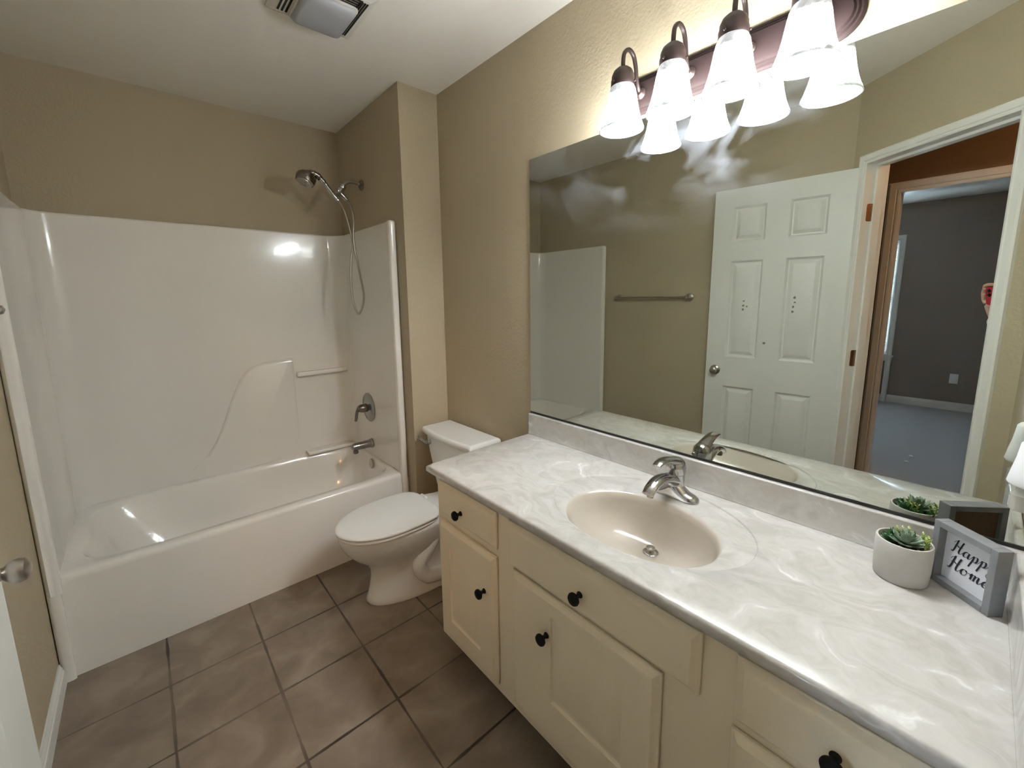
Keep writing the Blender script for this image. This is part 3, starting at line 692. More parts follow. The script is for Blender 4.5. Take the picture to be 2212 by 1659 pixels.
rg = [[rp(a, .004, Z-.0285) for a in an], [rp(a, .0, Z-.024) for a in an], [rp(a, 0, Z-.008) for a in an], [rp(a, .0025, Z-.002) for a in an], [rp(a, .008, Z) for a in an],
      [ep(a, .214, .288, -.272, -.2760-2.0, Z) for a in an], [ep(a, .2125, .2865, -.272, -2.276, Z-.0012) for a in an], [ep(a, .2105, .2845, -.272, -2.276, Z-.0042) for a in an], [ep(a, .204, .278, -.273, -2.277, Z-.0046) for a in an],
      [ep(a, .172, .225, -.318, -2.284, Z-.0058) for a in an], [ep(a, .165, .216, -.322, -2.285, Z-.0085) for a in an], [ep(a, .160, .210, -.323, -2.285, Z-.014) for a in an], [ep(a, .154, .203, -.320, -2.286, Z-.030) for a in an],
      [ep(a, .141, .187, -.312, -2.287, Z-.062) for a in an], [ep(a, .120, .160, -.300, -2.288, Z-.093) for a in an], [ep(a, .092, .122, -.284, -2.289, Z-.116) for a in an], [ep(a, .060, .078, -.262, -2.288, Z-.128) for a in an], [ep(a, .030, .034, -.245, -2.286, Z-.1325) for a in an], [ep(a, .019, .019, -.242, -2.285, Z-.134) for a in an]]
# order of angles differs per ellipse only by parameter, so all rings share the same vertex count
loft(bm, rg, cap0=False, cap1=True)
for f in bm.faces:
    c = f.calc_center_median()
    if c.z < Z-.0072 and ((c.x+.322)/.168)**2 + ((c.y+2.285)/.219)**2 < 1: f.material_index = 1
part('sink_top', bm, [M_marble, M_bowl], top, angle=50)
def splash(name, pts, z1):
    bm = B(); loft(bm, pts); return part(name, bm, M_marble, top, angle=40, bevel=.004, seg=2)
splash('backsplash', [[Vector((x, y, z)) for x, z in ((-.0015, Z-.001), (-.026, Z-.001), (-.021, Z+.010), (-.0205, .869), (-.0015, .869))] for y in (YR+.0015, y1)], .869)
splash('side_splash', [[Vector((x, y, z)) for y, z in ((YR+.0015, Z-.001), (YR+.022, Z-.001), (YR+.018, Z+.008), (YR+.0175, .869), (YR+.0015, .869))] for x in (-.540, -.0215)], .869)
bm = B(); lathe(bm, [(.0175, -.030), (.0175, -.001), (.0215, .0005), (.0225, .0022), (.021, .003), (.0155, .0015), (.0155, -.028)], (-.242, -2.285, Z-.1338), 36, cap0=False, cap1=True); dr = part('drain_flange', bm, M_chrome, top)
bm = B(); lathe(bm, [(.004, -.02), (.004, .004), (.0125, .006), (.0135, .008), (.0125, .0105), (.006, .0125), (.001, .0128)], (-.242, -2.285, Z-.1278), 32); part('drain_stopper', bm, M_nickel, dr)

# ------------------------------------------------------------------ faucet
FX, FY = -.101, -2.278; FZ = Z-.0044
fa = empty('faucet', (FX, FY, FZ), 'chrome single lever faucet standing behind the sink bowl', 'faucet')
bm = B()
def body_ring(t):
    a = abs(t); y = FY + .0765*t
    h = .022 + .044*max(0, 1-a/.6)**1.2 if a < .6 else .022 - .012*((a-.6)/.4)**2
    hw = .0265*(1 - .55*max(0, (a-.55)/.45)**2.2)
    return [Vector((FX + hw*math.cos(PI*k/14), y, FZ + h*abs(math.sin(PI*k/14))**.75)) for k in range(15)]
ts = [-1, -.985, -.95, -.88, -.78, -.66, -.55, -.45, -.35, -.25, -.12, 0, .12, .25, .35, .45, .55, .66, .78, .88, .95, .985, 1]
def br(t):
    r = body_ring(t)
    if abs(t) >= .985:
        k = {1: .3, .985: .6}[abs(t)]; c = Vector((FX, FY+.0765*t, FZ)); r = [c + (p-c)*k for p in r]
    return r
loft(bm, [br(t) for t in ts])
lathe(bm, [(.028, 0), (.027, .025), (.027, .045), (.0275, .060), (.0275, .072)], (FX+.004, FY, FZ), 32)
part('faucet_body', bm, M_chrome, fa, angle=50)
bm = B()     # arched spout
sp_ = spline([(FX+.004, FY, FZ+.048), (FX-.030, FY, FZ+.062), (FX-.070, FY, FZ+.075), (FX-.108, FY, FZ+.078), (FX-.140, FY, FZ+.068), (FX-.158, FY, FZ+.055)], 6)
nn = len(sp_); tube(bm, sp_, [(.020 - .010*(i/(nn-1)), .024 - .006*(i/(nn-1))) for i in range(nn)], 24)
part('spout', bm, M_chrome, fa)
bm = B(); lathe(bm, [(.0105, .006), (.0105, -.006), (.009, -.010), (.001, -.010)], (FX-.143, FY, FZ+.052), 20); part('aerator', bm, M_dchrome, fa)
bm = B(); lathe(bm, [(.0285, .0735), (.0295, .080), (.0295, .094), (.0265, .108), (.018, .119), (.001, .124)], (FX+.004, FY, FZ), 32)
lv = spline([(FX+.012, FY, FZ+.104), (FX-.020, FY, FZ+.118), (FX-.060, FY, FZ+.130), (FX-.095, FY, FZ+.133), (FX-.116, FY, FZ+.128)], 6); nn = len(lv)
tube(bm, lv, [(.015-.011*(i/(nn-1)), .024-.011*(i/(nn-1))) for i in range(nn)], 20)
part('lever_handle', bm, M_chrome, fa, angle=50)
bm = B(); tube(bm, [(FX+.018, FY+.006, FZ+.040), (FX+.034, FY+.009, FZ+.062), (FX+.045, FY+.010, FZ+.090)], .0028, 10); sphere(bm, (FX+.045, FY+.010, FZ+.094), .0065, 16, 10); part('lift_rod', bm, M_chrome, fa)

# ------------------------------------------------------------------ wall mirror
bm = B(); y0, y1, z0, z1 = YR+.004, -1.5445, .8775, 1.9521
box(bm, -.0065, -.001, y0, y1, z0, z1)
for f in bm.faces: f.material_index = 0 if f.normal.x < -.5 or f.calc_center_median().x < -.006 else 1
M_edge = mat('mirror_edge', (.10, .115, .105), .2, noise=(20, .3, (.14, .15, .14)))
mir = obj('wall_mirror', bm, [M_mirror, M_edge], smooth=False); tag(mir, 'large frameless wall mirror above the backsplash', 'mirror')
bm = B(); box(bm, -.0085, -.001, y0, y1, .8705, .8775); part('bottom_channel', bm, mat('black_channel', (.01, .01, .011), .4, noise=(20, .3, (.014, .014, .015))), mir, smooth=False, label='thin black channel')

# ------------------------------------------------------------------ vanity light
vl = empty('vanity_light', (-.001, -2.3015, 2.021), 'bronze vanity light bar with four glowing glass bell shades over the mirror', 'wall light')
bm = B()
def stadium(hl, hh, x, n=14):
    out = []
    for k in range(n+1): a = -PI/2 + PI*k/n; out.append(Vector((x, -2.3015 + hl - hh + hh*math.cos(a), 2.021 + hh*math.sin(a))))
    for k in range(n+1): a = PI/2 + PI*k/n; out.append(Vector((x, -2.3015 - hl + hh + hh*math.cos(a), 2.021 + hh*math.sin(a))))
    return out
loft(bm, [stadium(.3145, .0565, -.001), stadium(.3145, .0565, -.006), stadium(.309, .051, -.010), stadium(.305, .047, -.010), stadium(.301, .043, -.015), stadium(.297, .039, -.015), stadium(.293, .035, -.020), stadium(.286, .028, -.021)])
part('back_plate', bm, M_plate, vl, angle=30)
LY = [-2.066, -2.2235, -2.380, -2.5375]
LX = -.123
shade_prof = [(.0665, 1.8885), (.0655, 1.8925), (.0600, 1.9045), (.0535, 1.9240), (.0480, 1.9470), (.0440, 1.9700)]
shoulder = [(.0440, 1.9700), (.0415, 1.9870), (.0385, 2.0010), (.0340, 2.0110), (.0290, 2.0155)]
for y in LY:
    bm = B(); P = spline([(LX, y, 2.050), (LX, y, 2.085), (LX+.006, y, 2.108), (LX+.028, y, 2.123), (LX+.052, y, 2.116), (LX+.066, y, 2.092), (LX+.074, y, 2.058), (LX+.086, y, 2.032), (-.020, y, 2.021)], 6)
    tube(bm, P, .0062, 12); lathe(bm, [(.017, 0), (.017, .004), (.010, .010), (.007, .014)], (-.0205, y, 2.021), 24, axis((-1, 0, 0)))
    arm = part('lamp_arm', bm, M_bronze, vl)
    bm = B(); lathe(bm, [(.0335, 2.0115), (.0345, 2.014), (.0345, 2.028), (.0325, 2.034), (.0325, 2.042), (.027, 2.055), (.016, 2.064), (.008, 2.067)], (LX, y, 0), 32)
    for a in (0.6, 2.7, 4.8): sphere(bm, (LX+.036*math.cos(a+PI*.75), y+.036*math.sin(a+PI*.75), 2.021), .0035, 10, 6)
    part('socket_cap', bm, M_bronze, arm)
    bm = B()
    outer = shade_prof + shoulder[1:]
    R = lathe(bm, outer, (LX, y, 0), 48, cap0=False, cap1=False)
    inn = [(r-.003, z) for r, z in outer]
    R2 = lathe(bm, inn, (LX, y, 0), 48, cap0=False, cap1=False)
    for i in range(48):
        j = (i+1) % 48; bm.faces.new((R[0][i], R[0][j], R2[0][j], R2[0][i]))
    part('glass_shade', bm, M_shade, arm, angle=60)
    bm = B(); sphere(bm, (LX, y, 1.958), .024, 20, 12, (1, 1, 1.15)); lathe(bm, [(.013, 1.975), (.013, 2.010)], (LX, y, 0), 16); part('bulb', bm, emit_mat('lit_bulb', (1, .98, .95), 30), arm)
    ld = bpy.data.lights.new('bulb_light', 'POINT'); ld.energy = BULB_W; ld.shadow_soft_size = .03; ld.color = (.93, .975, 1)
    lo = bpy.data.objects.new('bulb_light', ld); COL.objects.link(lo); lo.location = (LX, y, 1.90)

# ------------------------------------------------------------------ ceiling exhaust fan with light lens
fan = empty('exhaust_fan', (-.66, -1.18, H), 'square ceiling exhaust fan with grey light lens and slotted sides', 'fan')
fx0, fx1, fy0, fy1 = -.835, -.535, -1.34, -1.040
bm = B(); q = lambda e, z: [Vector((fx0+e, fy0+e, z)), Vector((fx1-e, fy0+e, z)), Vector((fx1-e, fy1-e, z)), Vector((fx0+e, fy1-e, z))]
loft(bm, [q(0, H-.0005), q(0, H-.008), q(.004, H-.012), q(.014, H-.016), q(.026, H-.022)], cap1=True)
part('grille_frame', bm, M_fan, fan, angle=25)
lx0, lx1, ly0, ly1 = -.762, -.585, -1.262, -1.066
bm = B()
for k in range(4):
    for (a, b_, c, d) in ((fx0+.028+k*.0135, fx0+.034+k*.0135, fy0+.035, fy1-.04), (fx1-.034-k*.0085, fx1-.029-k*.0085, fy0+.035, fy1-.04), (lx0, lx1, fy0+.030+k*.0125, fy0+.0365+k*.0125)):
        box(bm, a, b_, c, d, H-.0245, H-.0215)
part('slots', bm, M_void, fan, smooth=False)
bm = B(); pr = rrect((lx1-lx0)/2, (ly1-ly0)/2, .022)
f_ = lambda s, z: [Vector(((lx0+lx1)/2 + a*s, (ly0+ly1)/2 + b*s, z)) for a, b in pr]
loft(bm, [f_(1.06, H-.021), f_(1.06, H-.028), f_(1.03, H-.031)]); part('lens_rim', bm, M_fan, fan, angle=40)
bm = B(); loft(bm, [f_(1.0, H-.030), f_(1.0, H-.036), f_(.94, H-.044), f_(.80, H-.048), f_(.4, H-.050)]); part('light_lens', bm, M_grayplastic, fan, angle=60)

# ------------------------------------------------------------------ towel bar on the left wall
tb = empty('towel_bar', (WX, -1.18, 1.372), 'brushed nickel towel bar on the wall between tub and door, seen in the mirror', 'towel bar')
for y in (-.900, -1.468):
    bm = B(); lathe(bm, [(.028, 0), (.028, .004), (.023, .007), (.023, .010), (.017, .014), (.011, .022), (.010, .038), (.013, .042), (.0145, .049), (.012, .056), (.001, .060)], (WX+.0005, y, 1.372), 32, axis((1, 0, 0))); part('bar_post', bm, M_nickel, tb)
bm = B(); tube(bm, [(WX+.048, -.885, 1.372), (WX+.048, -1.486, 1.372)], .0085, 16); sphere(bm, (WX+.048, -.882, 1.372), .0105, 16, 10); sphere(bm, (WX+.048, -1.490, 1.372), .0105, 16, 10); part('bar', bm, M_nickel, tb)

# ------------------------------------------------------------------ succulent in a concrete pot
PX, PY = -.112, -2.797
pot = empty('potted_succulent', (PX, PY, ZC), 'small succulent arrangement in a round pale concrete pot on the counter', 'plant')
bm = B(); lathe(bm, [(.0425, .0), (.0445, .003), (.0462, .03), (.0468, .060), (.0465, .0855), (.0455, .0875), (.0425, .0875), (.0415, .084), (.0405, .068), (.001, .068)], (PX, PY, ZC+.0005), 56, cap1=False); part('pot', bm, M_conc, pot)
bm = B(); lathe(bm, [(.0405, .069), (.0405, .0735), (.025, .0765), (.001, .078)], (PX, PY, ZC+.0005), 32); part('soil', bm, M_soil, pot)
bm = B()
for i in range(60):
    a = random.random()*2*PI; r = .039*math.sqrt(random.uniform(.35, 1)); 
    sphere(bm, (PX+r*math.cos(a), PY+r*math.sin(a), ZC+.0775), random.uniform(.0025, .0045), 8, 5, (1.2, 1, .8), Matrix.Rotation(a, 4, 'Z'))
pb = part('pebbles', bm, M_peb, pot); pb['kind'] = 'stuff'
def leaf(bm, base, d, L, w, th=.35, curl=.25):
    d = Vector(d).normalized(); side = d.cross(Vector((0, 0, 1)))
    side = side.normalized() if side.length > 1e-4 else Vector((1, 0, 0)); upn = side.cross(d).normalized()
    rings = []
    for t, k in ((0, .35), (.2, .75), (.45, 1.0), (.7, .9), (.88, .5), (1.0, .04)):
        p = Vector(base) + d*(L*t) + upn*(curl*L*t*t)
        rings.append([p + side*(w*k*math.cos(2*PI*i/8)) + upn*(w*k*th*math.sin(2*PI*i/8)) for i in range(8)])
    loft(bm, rings)
def rosette(bm, c, R_, layers, w, tilt=(0, 0)):
    for li, (cnt, el, Ls) in enumerate(layers):
        for k in range(cnt):
            a = 2*PI*(k + .5*(li % 2))/cnt + random.uniform(-.12, .12); e = math.radians(el + random.uniform(-6, 6))
            v = Vector((math.cos(a)*math.cos(e)+tilt[0], math.sin(a)*math.cos(e)+tilt[1], math.sin(e)))
            leaf(bm, Vector(c) + Vector((0, 0, .002*li)), v, R_*Ls*random.uniform(.9, 1.08), w)
zt = ZC+.078
bm = B(); rosette(bm, (PX-.004, PY-.004, zt+.002), .036, [(9, 6, 1), (9, 28, .95), (7, 50, .8), (5, 72, .62)], .0062, (-.12, 0)); part('large_rosette', bm, M_leafA, pot)
bm = B()
rosette(bm, (PX-.010, PY+.026, zt), .017, [(9, 5, 1), (8, 35, .9), (6, 65, .7)], .0032)
rosette(bm, (PX+.020, PY+.018, zt), .020, [(9, 15, 1), (8, 45, .9), (5, 75, .7)], .0034); part('dark_rosettes', bm, M_leafB, pot)
bm = B()
for (ox, oy) in ((.012, .014), (.026, -.004), (.02, .005), (-.006, -.033), (.004, -.036), (.018, -.027)):
    for k in range(9):
        h = .004 + .0028*k; a = k*2.4
        leaf(bm, (PX+ox, PY+oy, zt-.002+h), (math.cos(a), math.sin(a), .6), .0075, .0024)
    tube(bm, [(PX+ox, PY+oy, zt-.004), (PX+ox, PY+oy, zt+.026)], .0016, 6)
part('yellow_green_sprigs', bm, M_leafC, pot)
bm = B()
for i in range(46):
    a = random.uniform(-.7, 1.5); r = random.uniform(.018, .038)
    leaf(bm, (PX+r*math.cos(a), PY+r*math.sin(a)-.010, zt-.002), (random.uniform(-.5, .8), random.uniform(-.6, .6), 1), random.uniform(.012, .022), .0028)
part('green_tufts', bm, M_leafD, pot)

# ------------------------------------------------------------------ HAPPY HOME box sign
FL = Vector((-.0665, -2.8360)); su = Vector((-.680, -.733)).normalized(); sw = Vector((.733, -.680)).normalized(); FWd, FHt, FDp = .1195, .134, .0285
sgn = empty('box_sign', (FL.x, FL.y, ZC), 'small grey wooden box sign with script lettering beside the potted succulent', 'sign')
def spt(u, d, z): q = FL + su*u + sw*d; return Vector((q.x, q.y, ZC+.0006+z))
bm = B(); t = .0125
for (u0, u1, z0, z1) in ((0, t, 0, FHt), (FWd-t, FWd, 0, FHt), (t, FWd-t, 0, t), (t, FWd-t, FHt-t, FHt)):
    loft(bm, [[spt(u0, d, z0), spt(u1, d, z0), spt(u1, d, z1), spt(u0, d, z1)] for d in (0, FDp)])
part('frame', bm, M_gw, sgn, smooth=False, bevel=.0008)
bm = B(); loft(bm, [[spt(u, d, z) for u, z in ((t-.001, t-.001), (FWd-t+.001, t-.001), (FWd-t+.001, FHt-t+.001), (t-.001, FHt-t+.001))] for d in (.0165, .0185)]); pan = part('panel', bm, M_card, sgn, smooth=False)
bm = B(); loft(bm, [[spt(u, d, z) for u, z in ((t-.001, t-.001), (FWd-t+.001, t-.001), (FWd-t+.001, FHt-t+.001), (t-.001, FHt-t+.001))] for d in (.0190, .0210)]); part('backing', bm, M_brown, sgn, smooth=False)
# calligraphic strokes: (x, y) polylines in letter units, thick on the way down
def q3(a, b, c, n=10): return [((1-t)**2*a[0]+2*t*(1-t)*b[0]+t*t*c[0], (1-t)**2*a[1]+2*t*(1-t)*b[1]+t*t*c[1]) for t in [k/n for k in range(n+1)]]
def path(*pts): return [tuple(p)[:2] for p in [(v.x, v.y) for v in spline([(x, y, 0) for x, y in pts], 7)]]
GL = {
 'H': [path((.02, .70), (.10, .86), (.22, .92), (.28, 1.0), (.22, .55), (.14, .10), (.02, -.04), (-.06, .04)), path((.72, 1.0), (.66, .80), (.58, .40), (.56, .10), (.66, 0), (.82, .16), (.92, .32)), path((.08, .50), (.30, .56), (.52, .48), (.74, .58))],
 'a': [path((.46, .36), (.30, .46), (.12, .34), (.08, .10), (.20, 0), (.36, .10), (.46, .36)), path((.48, .44), (.44, .20), (.46, .02), (.58, .04), (.72, .28))],
 'p': [path((.02, .22), (.14, .44), (.16, .20), (.08, -.20), (.0, -.52)), path((.14, .20), (.26, .42), (.42, .44), (.46, .22), (.36, .02), (.20, .04)), path((.38, .02), (.54, .06), (.68, .28))],
 'y': [path((.02, .26), (.14, .44), (.14, .20), (.20, .02), (.34, .04), (.48, .40)), path((.50, .44), (.44, .10), (.36, -.32), (.20, -.56), (.08, -.42), (.20, -.22), (.50, -.02), (.68, .14))],
 'o': [path((.34, .42), (.14, .36), (.08, .12), (.20, 0), (.38, .06), (.46, .26), (.36, .42), (.44, .34), (.58, .34), (.72, .36))],
 'm': [path((.02, .24), (.12, .44), (.14, .20), (.12, 0)), path((.12, .10), (.24, .40), (.38, .40), (.36, .14), (.35, 0)), path((.36, .10), (.48, .40), (.62, .40), (.60, .14), (.66, .0), (.78, .08), (.90, .28))],
 'e': [path((.04, .14), (.30, .22), (.40, .36), (.28, .45), (.12, .32), (.10, .10), (.24, 0), (.42, .08), (.56, .26))],
}
def stroke(bm, pts, w0, w1, f):
    n = len(pts); L, R_ = [], []
    for i, p in enumerate(pts):
        a = Vector(pts[max(i-1, 0)]); b = Vector(pts[min(i+1, n-1)]); tt = (b-a)
        tt = tt.normalized() if tt.length > 1e-6 else Vector((1, 0))
        k = max(0, -tt.y); w = w0 + (w1-w0)*k; s = Vector((-tt.y, tt.x))
        if abs(tt.x) < .2 and k > 0: s = Vector((1, 0))*math.copysign(1, s.x)
        L.append(Vector(p)+s*w); R_.append(Vector(p)-s*w)
    for sgn_ in (0, ):
        va = [bm.verts.new(f(*q)) for q in L]; vb = [bm.verts.new(f(*q)) for q in R_]
        for i in range(n-1):
            try: bm.faces.new((va[i], va[i+1], vb[i+1], vb[i]))
            except Exception: pass
def word(txt, u0, z0, sx, sz, adv, slope=.0, shear=.18):
    bm = B(); x = 0
    for ch in txt:
        for s in GL[ch]:
            stroke(bm, s, .016, .064, lambda a, b, x=x: spt(u0 + (x+a+shear*b)*sx, .0160, z0 + b*sz + slope*(x+a)*sx))
        x += adv[ch]
    ext = bmesh.ops.extrude_face_region(bm, geom=list(bm.faces)); vs = [v for v in ext['geom'] if isinstance(v, bmesh.types.BMVert)]
    bmesh.ops.translate(bm, verts=vs, vec=Vector((sw.x, sw.y, 0))*-.0004)
    return bm
ADV = {'H': .86, 'a': .66, 'p': .62, 'y': .7, 'o': .66, 'm': .84, 'e': .5}
part('lettering', word('Happy', .0260, .0785, .0240, .0275, ADV), M_ink, sgn, smooth=False)
part('lettering', word('Home', .0240, .0405, .0262, .0300, ADV), M_ink, sgn, smooth=False)

# ------------------------------------------------------------------ plug-in on the vanity-end wall
ox = -.088
ol = empty('wall_outlet', (ox, YR, 1.075), 'white outlet plate on the side wall behind the plug-in', 'outlet')
bm = B(); loft(bm, [[Vector((ox+a, YR+d, 1.070+b)) for a, b in rrect(.035*s, .058*s, .005)] for d, s in ((.0005, 1), (.004, 1), (.006, .95))]); part('cover_plate', bm, M_white, ol)
bm = B()
for zz in (1.052, 1.090): box(bm, ox-.017, ox+.017, YR+.0055, YR+.0072, zz-.013, zz+.013)
part('sockets', bm, M_white, ol, bevel=.003)
pi_ = empty('plug_in_freshener', (ox, YR+.0075, 1.03), 'white plug-in air freshener with clear vial at the mirror edge', 'air freshener')
bm = B()
def pr(hw, d, z):      # D-shaped section standing off the wall
    return [Vector((ox + hw*math.cos(PI*k/16), YR+.0076 + d*abs(math.sin(PI*k/16))**.7, z)) for k in range(17)]
loft(bm, [pr(.031, .040, 1.030), pr(.033, .0425, 1.034), pr(.031, .040, 1.050), pr(.0285, .035, 1.080), pr(.027, .032, 1.108), pr(.024, .028, 1.113)]); part('housing', bm, M_white, pi_, angle=60)
bm = B(); lathe(bm, [(.010, 1.0295), (.011, 1.018), (.017, 1.010), (.0175, .985), (.015, .980), (.001, .980)], (ox, YR+.026, 0), 28); part('oil_vial', bm, M_vial, pi_)

# bedroom outlet, carpet scraps
bo = empty('wall_outlet', (XB, -2.703, .375), 'small white outlet on the dark bedroom wall, seen through the doorway in the mirror', 'outlet')
bm = B(); loft(bm, [[Vector((XB+d, -2.703+a, .375+b)) for a, b in rrect(.037*s, .058*s, .005)] for d, s in ((.0005, 1), (.004, 1), (.006, .95))]); part('cover_plate', bm, M_white, bo)
bm = B()
for zz in (.356, .394): box(bm, XB+.0055, XB+.0072, -2.703-.017, -2.703+.017, zz-.013, zz+.013)
part('sockets', bm, M_white, bo, bevel=.003)
for (x, y, lb) in ((-3.334, -2.563, 'tiny white scrap on the bedroom carpet, the one nearer the bathroom'), (-3.523, -2.574, 'tiny white scrap on the bedroom carpet, the one farther from the bathroom')):
    bm = B(); sphere(bm, (x, y, .0075), .017, 10, 6, (1, .8, .42)); o = obj('paper_scrap', bm, M_white, origin=(x, y, 0)); tag(o, lb, 'scrap', 'white scraps on the bedroom carpet')

# hall ceiling light, out of frame
hl = empty('hall_ceiling_light', (-1.95, -3.75, H), 'round warm ceiling light in the hall beyond the doorway', 'ceiling light')
bm = B(); lathe(bm, [(.12, H-.0005), (.12, H-.015), (.105, H-.02)], (-1.95, -3.75, 0), 32); part('pan', bm, M_nickel, hl)
bm = B(); lathe(bm, [(.10, H-.02), (.095, H-.05), (.07, H-.08), (.03, H-.095), (.001, H-.098)], (-1.95, -3.75, 0), 32); part('glass_dome', bm, emit_mat('warm_lit_dome', (1, .50, .19), HALL_W), hl)

# ------------------------------------------------------------------ the photographer in the doorway, holding up a red phone
Rm = CROT.to_matrix(); rv, uv, bk = Rm.col[0], Rm.col[1], Rm.col[2]      # right, up, away from the view
def ph(a, b, d): return CAM + rv*a + uv*b + bk*d
pho = empty('smartphone', ph(.055, -.02, .012), 'red cased phone held up at the right edge of the mirror reflection', 'phone')
def slabr(hw, hh, r, ca, cb, ds): return [[ph(ca+a*s, cb+b*s, d) for a, b in rrect(hw, hh, r)] for d, s in ds]
bm = B(); loft(bm, slabr(.0735, .036, .009, .0555, -.0215, ((.0065, .97), (.0085, 1), (.0155, 1), (.017, .98)))); part('case', bm, M_red, pho, angle=40)
bm = B(); loft(bm, slabr(.018, .018, .007, .0025, -.0068, ((.0066, 1), (.0048, 1), (.0042, .95)))); part('camera_bump', bm, M_red, pho)
for (a, b_) in ((0, 0), (.001, -.017)):
    bm = B(); lathe(bm, [(.0072, .0050), (.0072, .0034), (.006, .0030), (.001, .0030)], ph(a, b_, 0), 24, Rm.to_4x4() @ Matrix.Scale(1, 4)); part('lens', bm, M_lensglass, pho)
bm = B()
ring_ = [[ph(.068 + r*math.cos(2*PI*k/32), -.0215 + r*math.sin(2*PI*k/32), d) for k in range(32)] for r, d in ((.024, .0065), (.024, .0058), (.020, .0058), (.020, .0065))]
loft(bm, ring_, False, False); part('grip_ring', bm, M_white, pho)
bm = B(); loft(bm, slabr(.071, .0335, .008, .0555, -.0215, ((.017, 1), (.0174, 1)))); part('screen', bm, M_lensglass, pho)

def skin(name, chains, m, parent=None, sub=1, label=None):
    """chains: lists of (point, radius[, radius2]); first chain starts at the root. Chains join where points coincide."""
    me = bpy.data.meshes.new(name); V, E_, Rr, key = [], [], [], {}
    for ch in chains:
        prev = None
        for it in ch:
            p = Vector(it[0]); k = tuple(round(c, 4) for c in p)
            if k not in key: key[k] = len(V); V.append(p); Rr.append((it[1], it[2] if len(it) > 2 else it[1]))
            i = key[k]
            if prev is not None and prev != i: E_.append((prev, i))
            prev = i
    base = Vector(parent.location) if parent is not None and parent.name not in WL else (WL[parent.name] if parent is not None else V[0])
    me.from_pydata([v - base for v in V], E_, [])
    o = bpy.data.objects.new(name, me); COL.objects.link(o)
    if parent is not None: o.parent = parent
    else: o.location = base
    WL[o.name] = base
    sk = o.modifiers.new('skin', 'SKIN'); sk.use_smooth_shade = True
    ly = me.skin_vertices[0].data
    for i, d in enumerate(ly): d.radius = Rr[i]; d.use_root = (i == 0)
    ss = o.modifiers.new('subsurf', 'SUBSURF'); ss.levels = sub; ss.render_levels = sub+1
    me.materials.append(m)
    if label: o['label'] = label
    return o
fw = Vector((-bk.x, -bk.y, 0)).normalized(); lf = Vector((-fw.y, fw.x, 0))     # person's facing, and their left
base = Vector((-1.585, -3.245, 0))
def bp(l, f, z): return base + lf*l + fw*f + Vector((0, 0, z))
wrist = ph(-.020, -.128, .050); elbow = bp(.24, .10, 1.06); shoulderL = bp(.175, 0, 1.36)
k1 = ph(-.030, -.052, .030)
pelvis = bp(0, 0, .90)
body = skin('person', [
  [(pelvis, .15, .11), (bp(0, .0, 1.05), .13, .10), (bp(0, 0, 1.22), .15, .11), (bp(0, -.01, 1.36), .13, .09), (bp(0, 0, 1.44), .055, .055), (bp(0, .015, 1.50), .052, .055), (bp(0, .03, 1.565), .075, .09), (bp(0, .03, 1.64), .075, .092), (bp(0, .02, 1.69), .05, .06)],
  [(bp(0, -.01, 1.36), .13, .09), (shoulderL, .055), (bp(.225, .03, 1.20), .045), (elbow, .038), (elbow.lerp(wrist, .5), .033), (wrist, .024, .019), (wrist.lerp(k1, .5), .026, .016), (k1, .024, .013)],
  [(bp(0, -.01, 1.36), .13, .09), (bp(-.175, 0, 1.36), .055), (bp(-.215, -.02, 1.12), .044), (bp(-.215, .04, .88), .034), (bp(-.21, .06, .80), .026, .018), (bp(-.205, .07, .74), .026, .014)],
  [(pelvis, .15, .11), (bp(.10, 0, .82), .085), (bp(.105, .01, .48), .058), (bp(.105, -.02, .25), .048), (bp(.105, -.02, .09), .036), (bp(.11, .06, .045), .038), (bp(.115, .15, .032), .034, .028)],
  [(pelvis, .15, .11), (bp(-.10, 0, .82), .085), (bp(-.105, .01, .48), .058), (bp(-.105, -.02, .25), .048), (bp(-.105, -.02, .09), .036), (bp(-.11, .06, .045), .038), (bp(-.115, .15, .032), .034, .028)],
], M_skin)
tag(body, 'person in dark clothes holding up the red phone beside the door jamb', 'person')
r = .0072
for nm, ch in (('finger', [(ph(-.034, -.044, .024), .009), (ph(-.038, -.012, .022), r+.001), (ph(-.034, .018, .018), r), (ph(-.014, .0235, .014), r), (ph(.012, .0235, .013), r-.001), (ph(.020, .0232, .013), r-.002)]),
               ('finger', [(ph(-.034, -.050, .022), .009), (ph(-.040, -.024, .020), r+.001), (ph(-.033, -.002, .013), r), (ph(-.0265, .004, .0105), r-.001), (ph(-.0258, .010, .0105), r-.002)]),
               ('finger', [(ph(-.032, -.056, .022), .009), (ph(-.038, -.040, .018), r), (ph(-.031, -.024, .0125), r), (ph(-.0262, -.018, .0105), r-.001), (ph(-.0256, -.012, .0105), r-.002)]),
               ('finger', [(ph(-.026, -.064, .022), .008), (ph(-.014, -.068, .018), r-.001), (ph(.002, -.0655, .012), r-.001), (ph(.012, -.0652, .0115), r-.002), (ph(.020, -.065, .0115), r-.0025)]),
               ('thumb', [(ph(-.018, -.088, .036), .012), (ph(.004, -.070, .036), .010), (ph(.020, -.052, .030), .0088), (ph(.030, -.036, .027), .0075), (ph(.034, -.028, .0268), .0055)])):
    skin(nm, [ch], M_skin, body)
sl = elbow.lerp(wrist, .80)
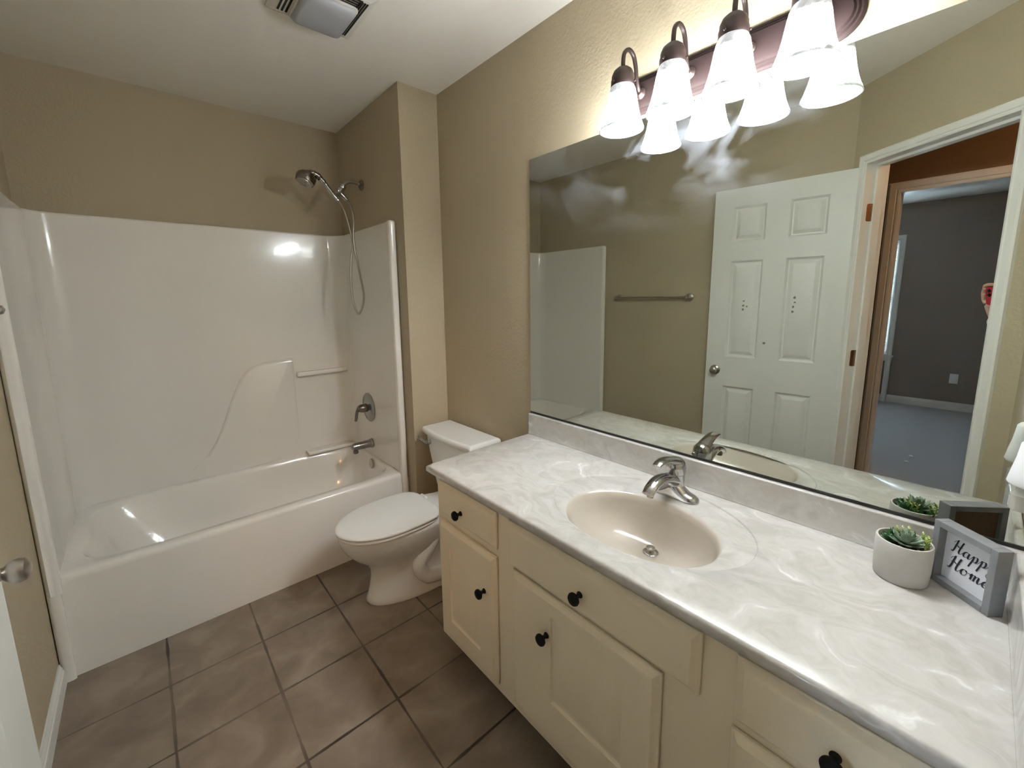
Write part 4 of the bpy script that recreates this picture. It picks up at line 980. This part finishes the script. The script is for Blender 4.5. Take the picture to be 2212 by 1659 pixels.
skin('shirt', [[(bp(0, 0, .92), .165, .125), (bp(0, .0, 1.05), .15, .115), (bp(0, 0, 1.22), .165, .125), (bp(0, -.01, 1.36), .145, .105), (bp(0, 0, 1.42), .075, .07)],
               [(bp(0, -.01, 1.36), .145, .105), (shoulderL, .066), (bp(.225, .03, 1.20), .056), (elbow, .050), (elbow.lerp(wrist, .5), .044), (sl, .038), (elbow.lerp(wrist, .93), .034)],
               [(bp(0, -.01, 1.36), .145, .105), (bp(-.175, 0, 1.36), .066), (bp(-.215, -.02, 1.12), .056), (bp(-.215, .04, .88), .044), (bp(-.212, .055, .82), .038)]], M_cloth, body)
skin('trousers', [[(bp(0, 0, .93), .158, .12), (pelvis, .16, .12), (bp(.10, 0, .82), .095), (bp(.105, .01, .48), .070), (bp(.105, -.02, .25), .060), (bp(.105, -.02, .08), .056)],
                  [(pelvis, .16, .12), (bp(-.10, 0, .82), .095), (bp(-.105, .01, .48), .070), (bp(-.105, -.02, .25), .060), (bp(-.105, -.02, .08), .056)]], M_jean, body)
bm = B(); tube(bm, [elbow.lerp(wrist, .95), elbow.lerp(wrist, .985)], [.0325, .031], 24); part('wristband', bm, M_white, body, label='pale wristband')
bm = B(); sphere(bm, bp(0, -.005, 1.64), .105, 24, 16, (.88, 1.0, 1.02), Matrix.Rotation(math.atan2(fw.y, fw.x)-PI/2, 4, 'Z')); bmesh.ops.delete(bm, geom=[v for v in bm.verts if (v.co - bp(0, .0, 1.60)).dot(fw) > .06 and v.co.z < 1.685], context='VERTS'); part('hair', bm, M_hair, body)
for l in (-.031, .031):
    bm = B(); sphere(bm, bp(l, .110, 1.61), .012, 14, 8); part('eye', bm, M_white, body)
bm = B(); tube(bm, [bp(0, .115, 1.615), bp(0, .137, 1.575), bp(0, .118, 1.565)], [.008, .013, .010], 12); part('nose', bm, M_skin, body)
bm = B(); tube(bm, [bp(-.025, .105, 1.535), bp(0, .118, 1.533), bp(.025, .105, 1.535)], [.004, .007, .004], 10); part('mouth', bm, mat('lips', (.40, .16, .14), .5, noise=(30, .3, (.45, .19, .16))), body)
for l in (-1, 1):
    bm = B(); sphere(bm, bp(l*.080, .02, 1.595), .028, 14, 8, (.35, .75, 1), Matrix.Rotation(math.atan2(fw.y, fw.x)-PI/2, 4, 'Z')); part('ear', bm, M_skin, body)
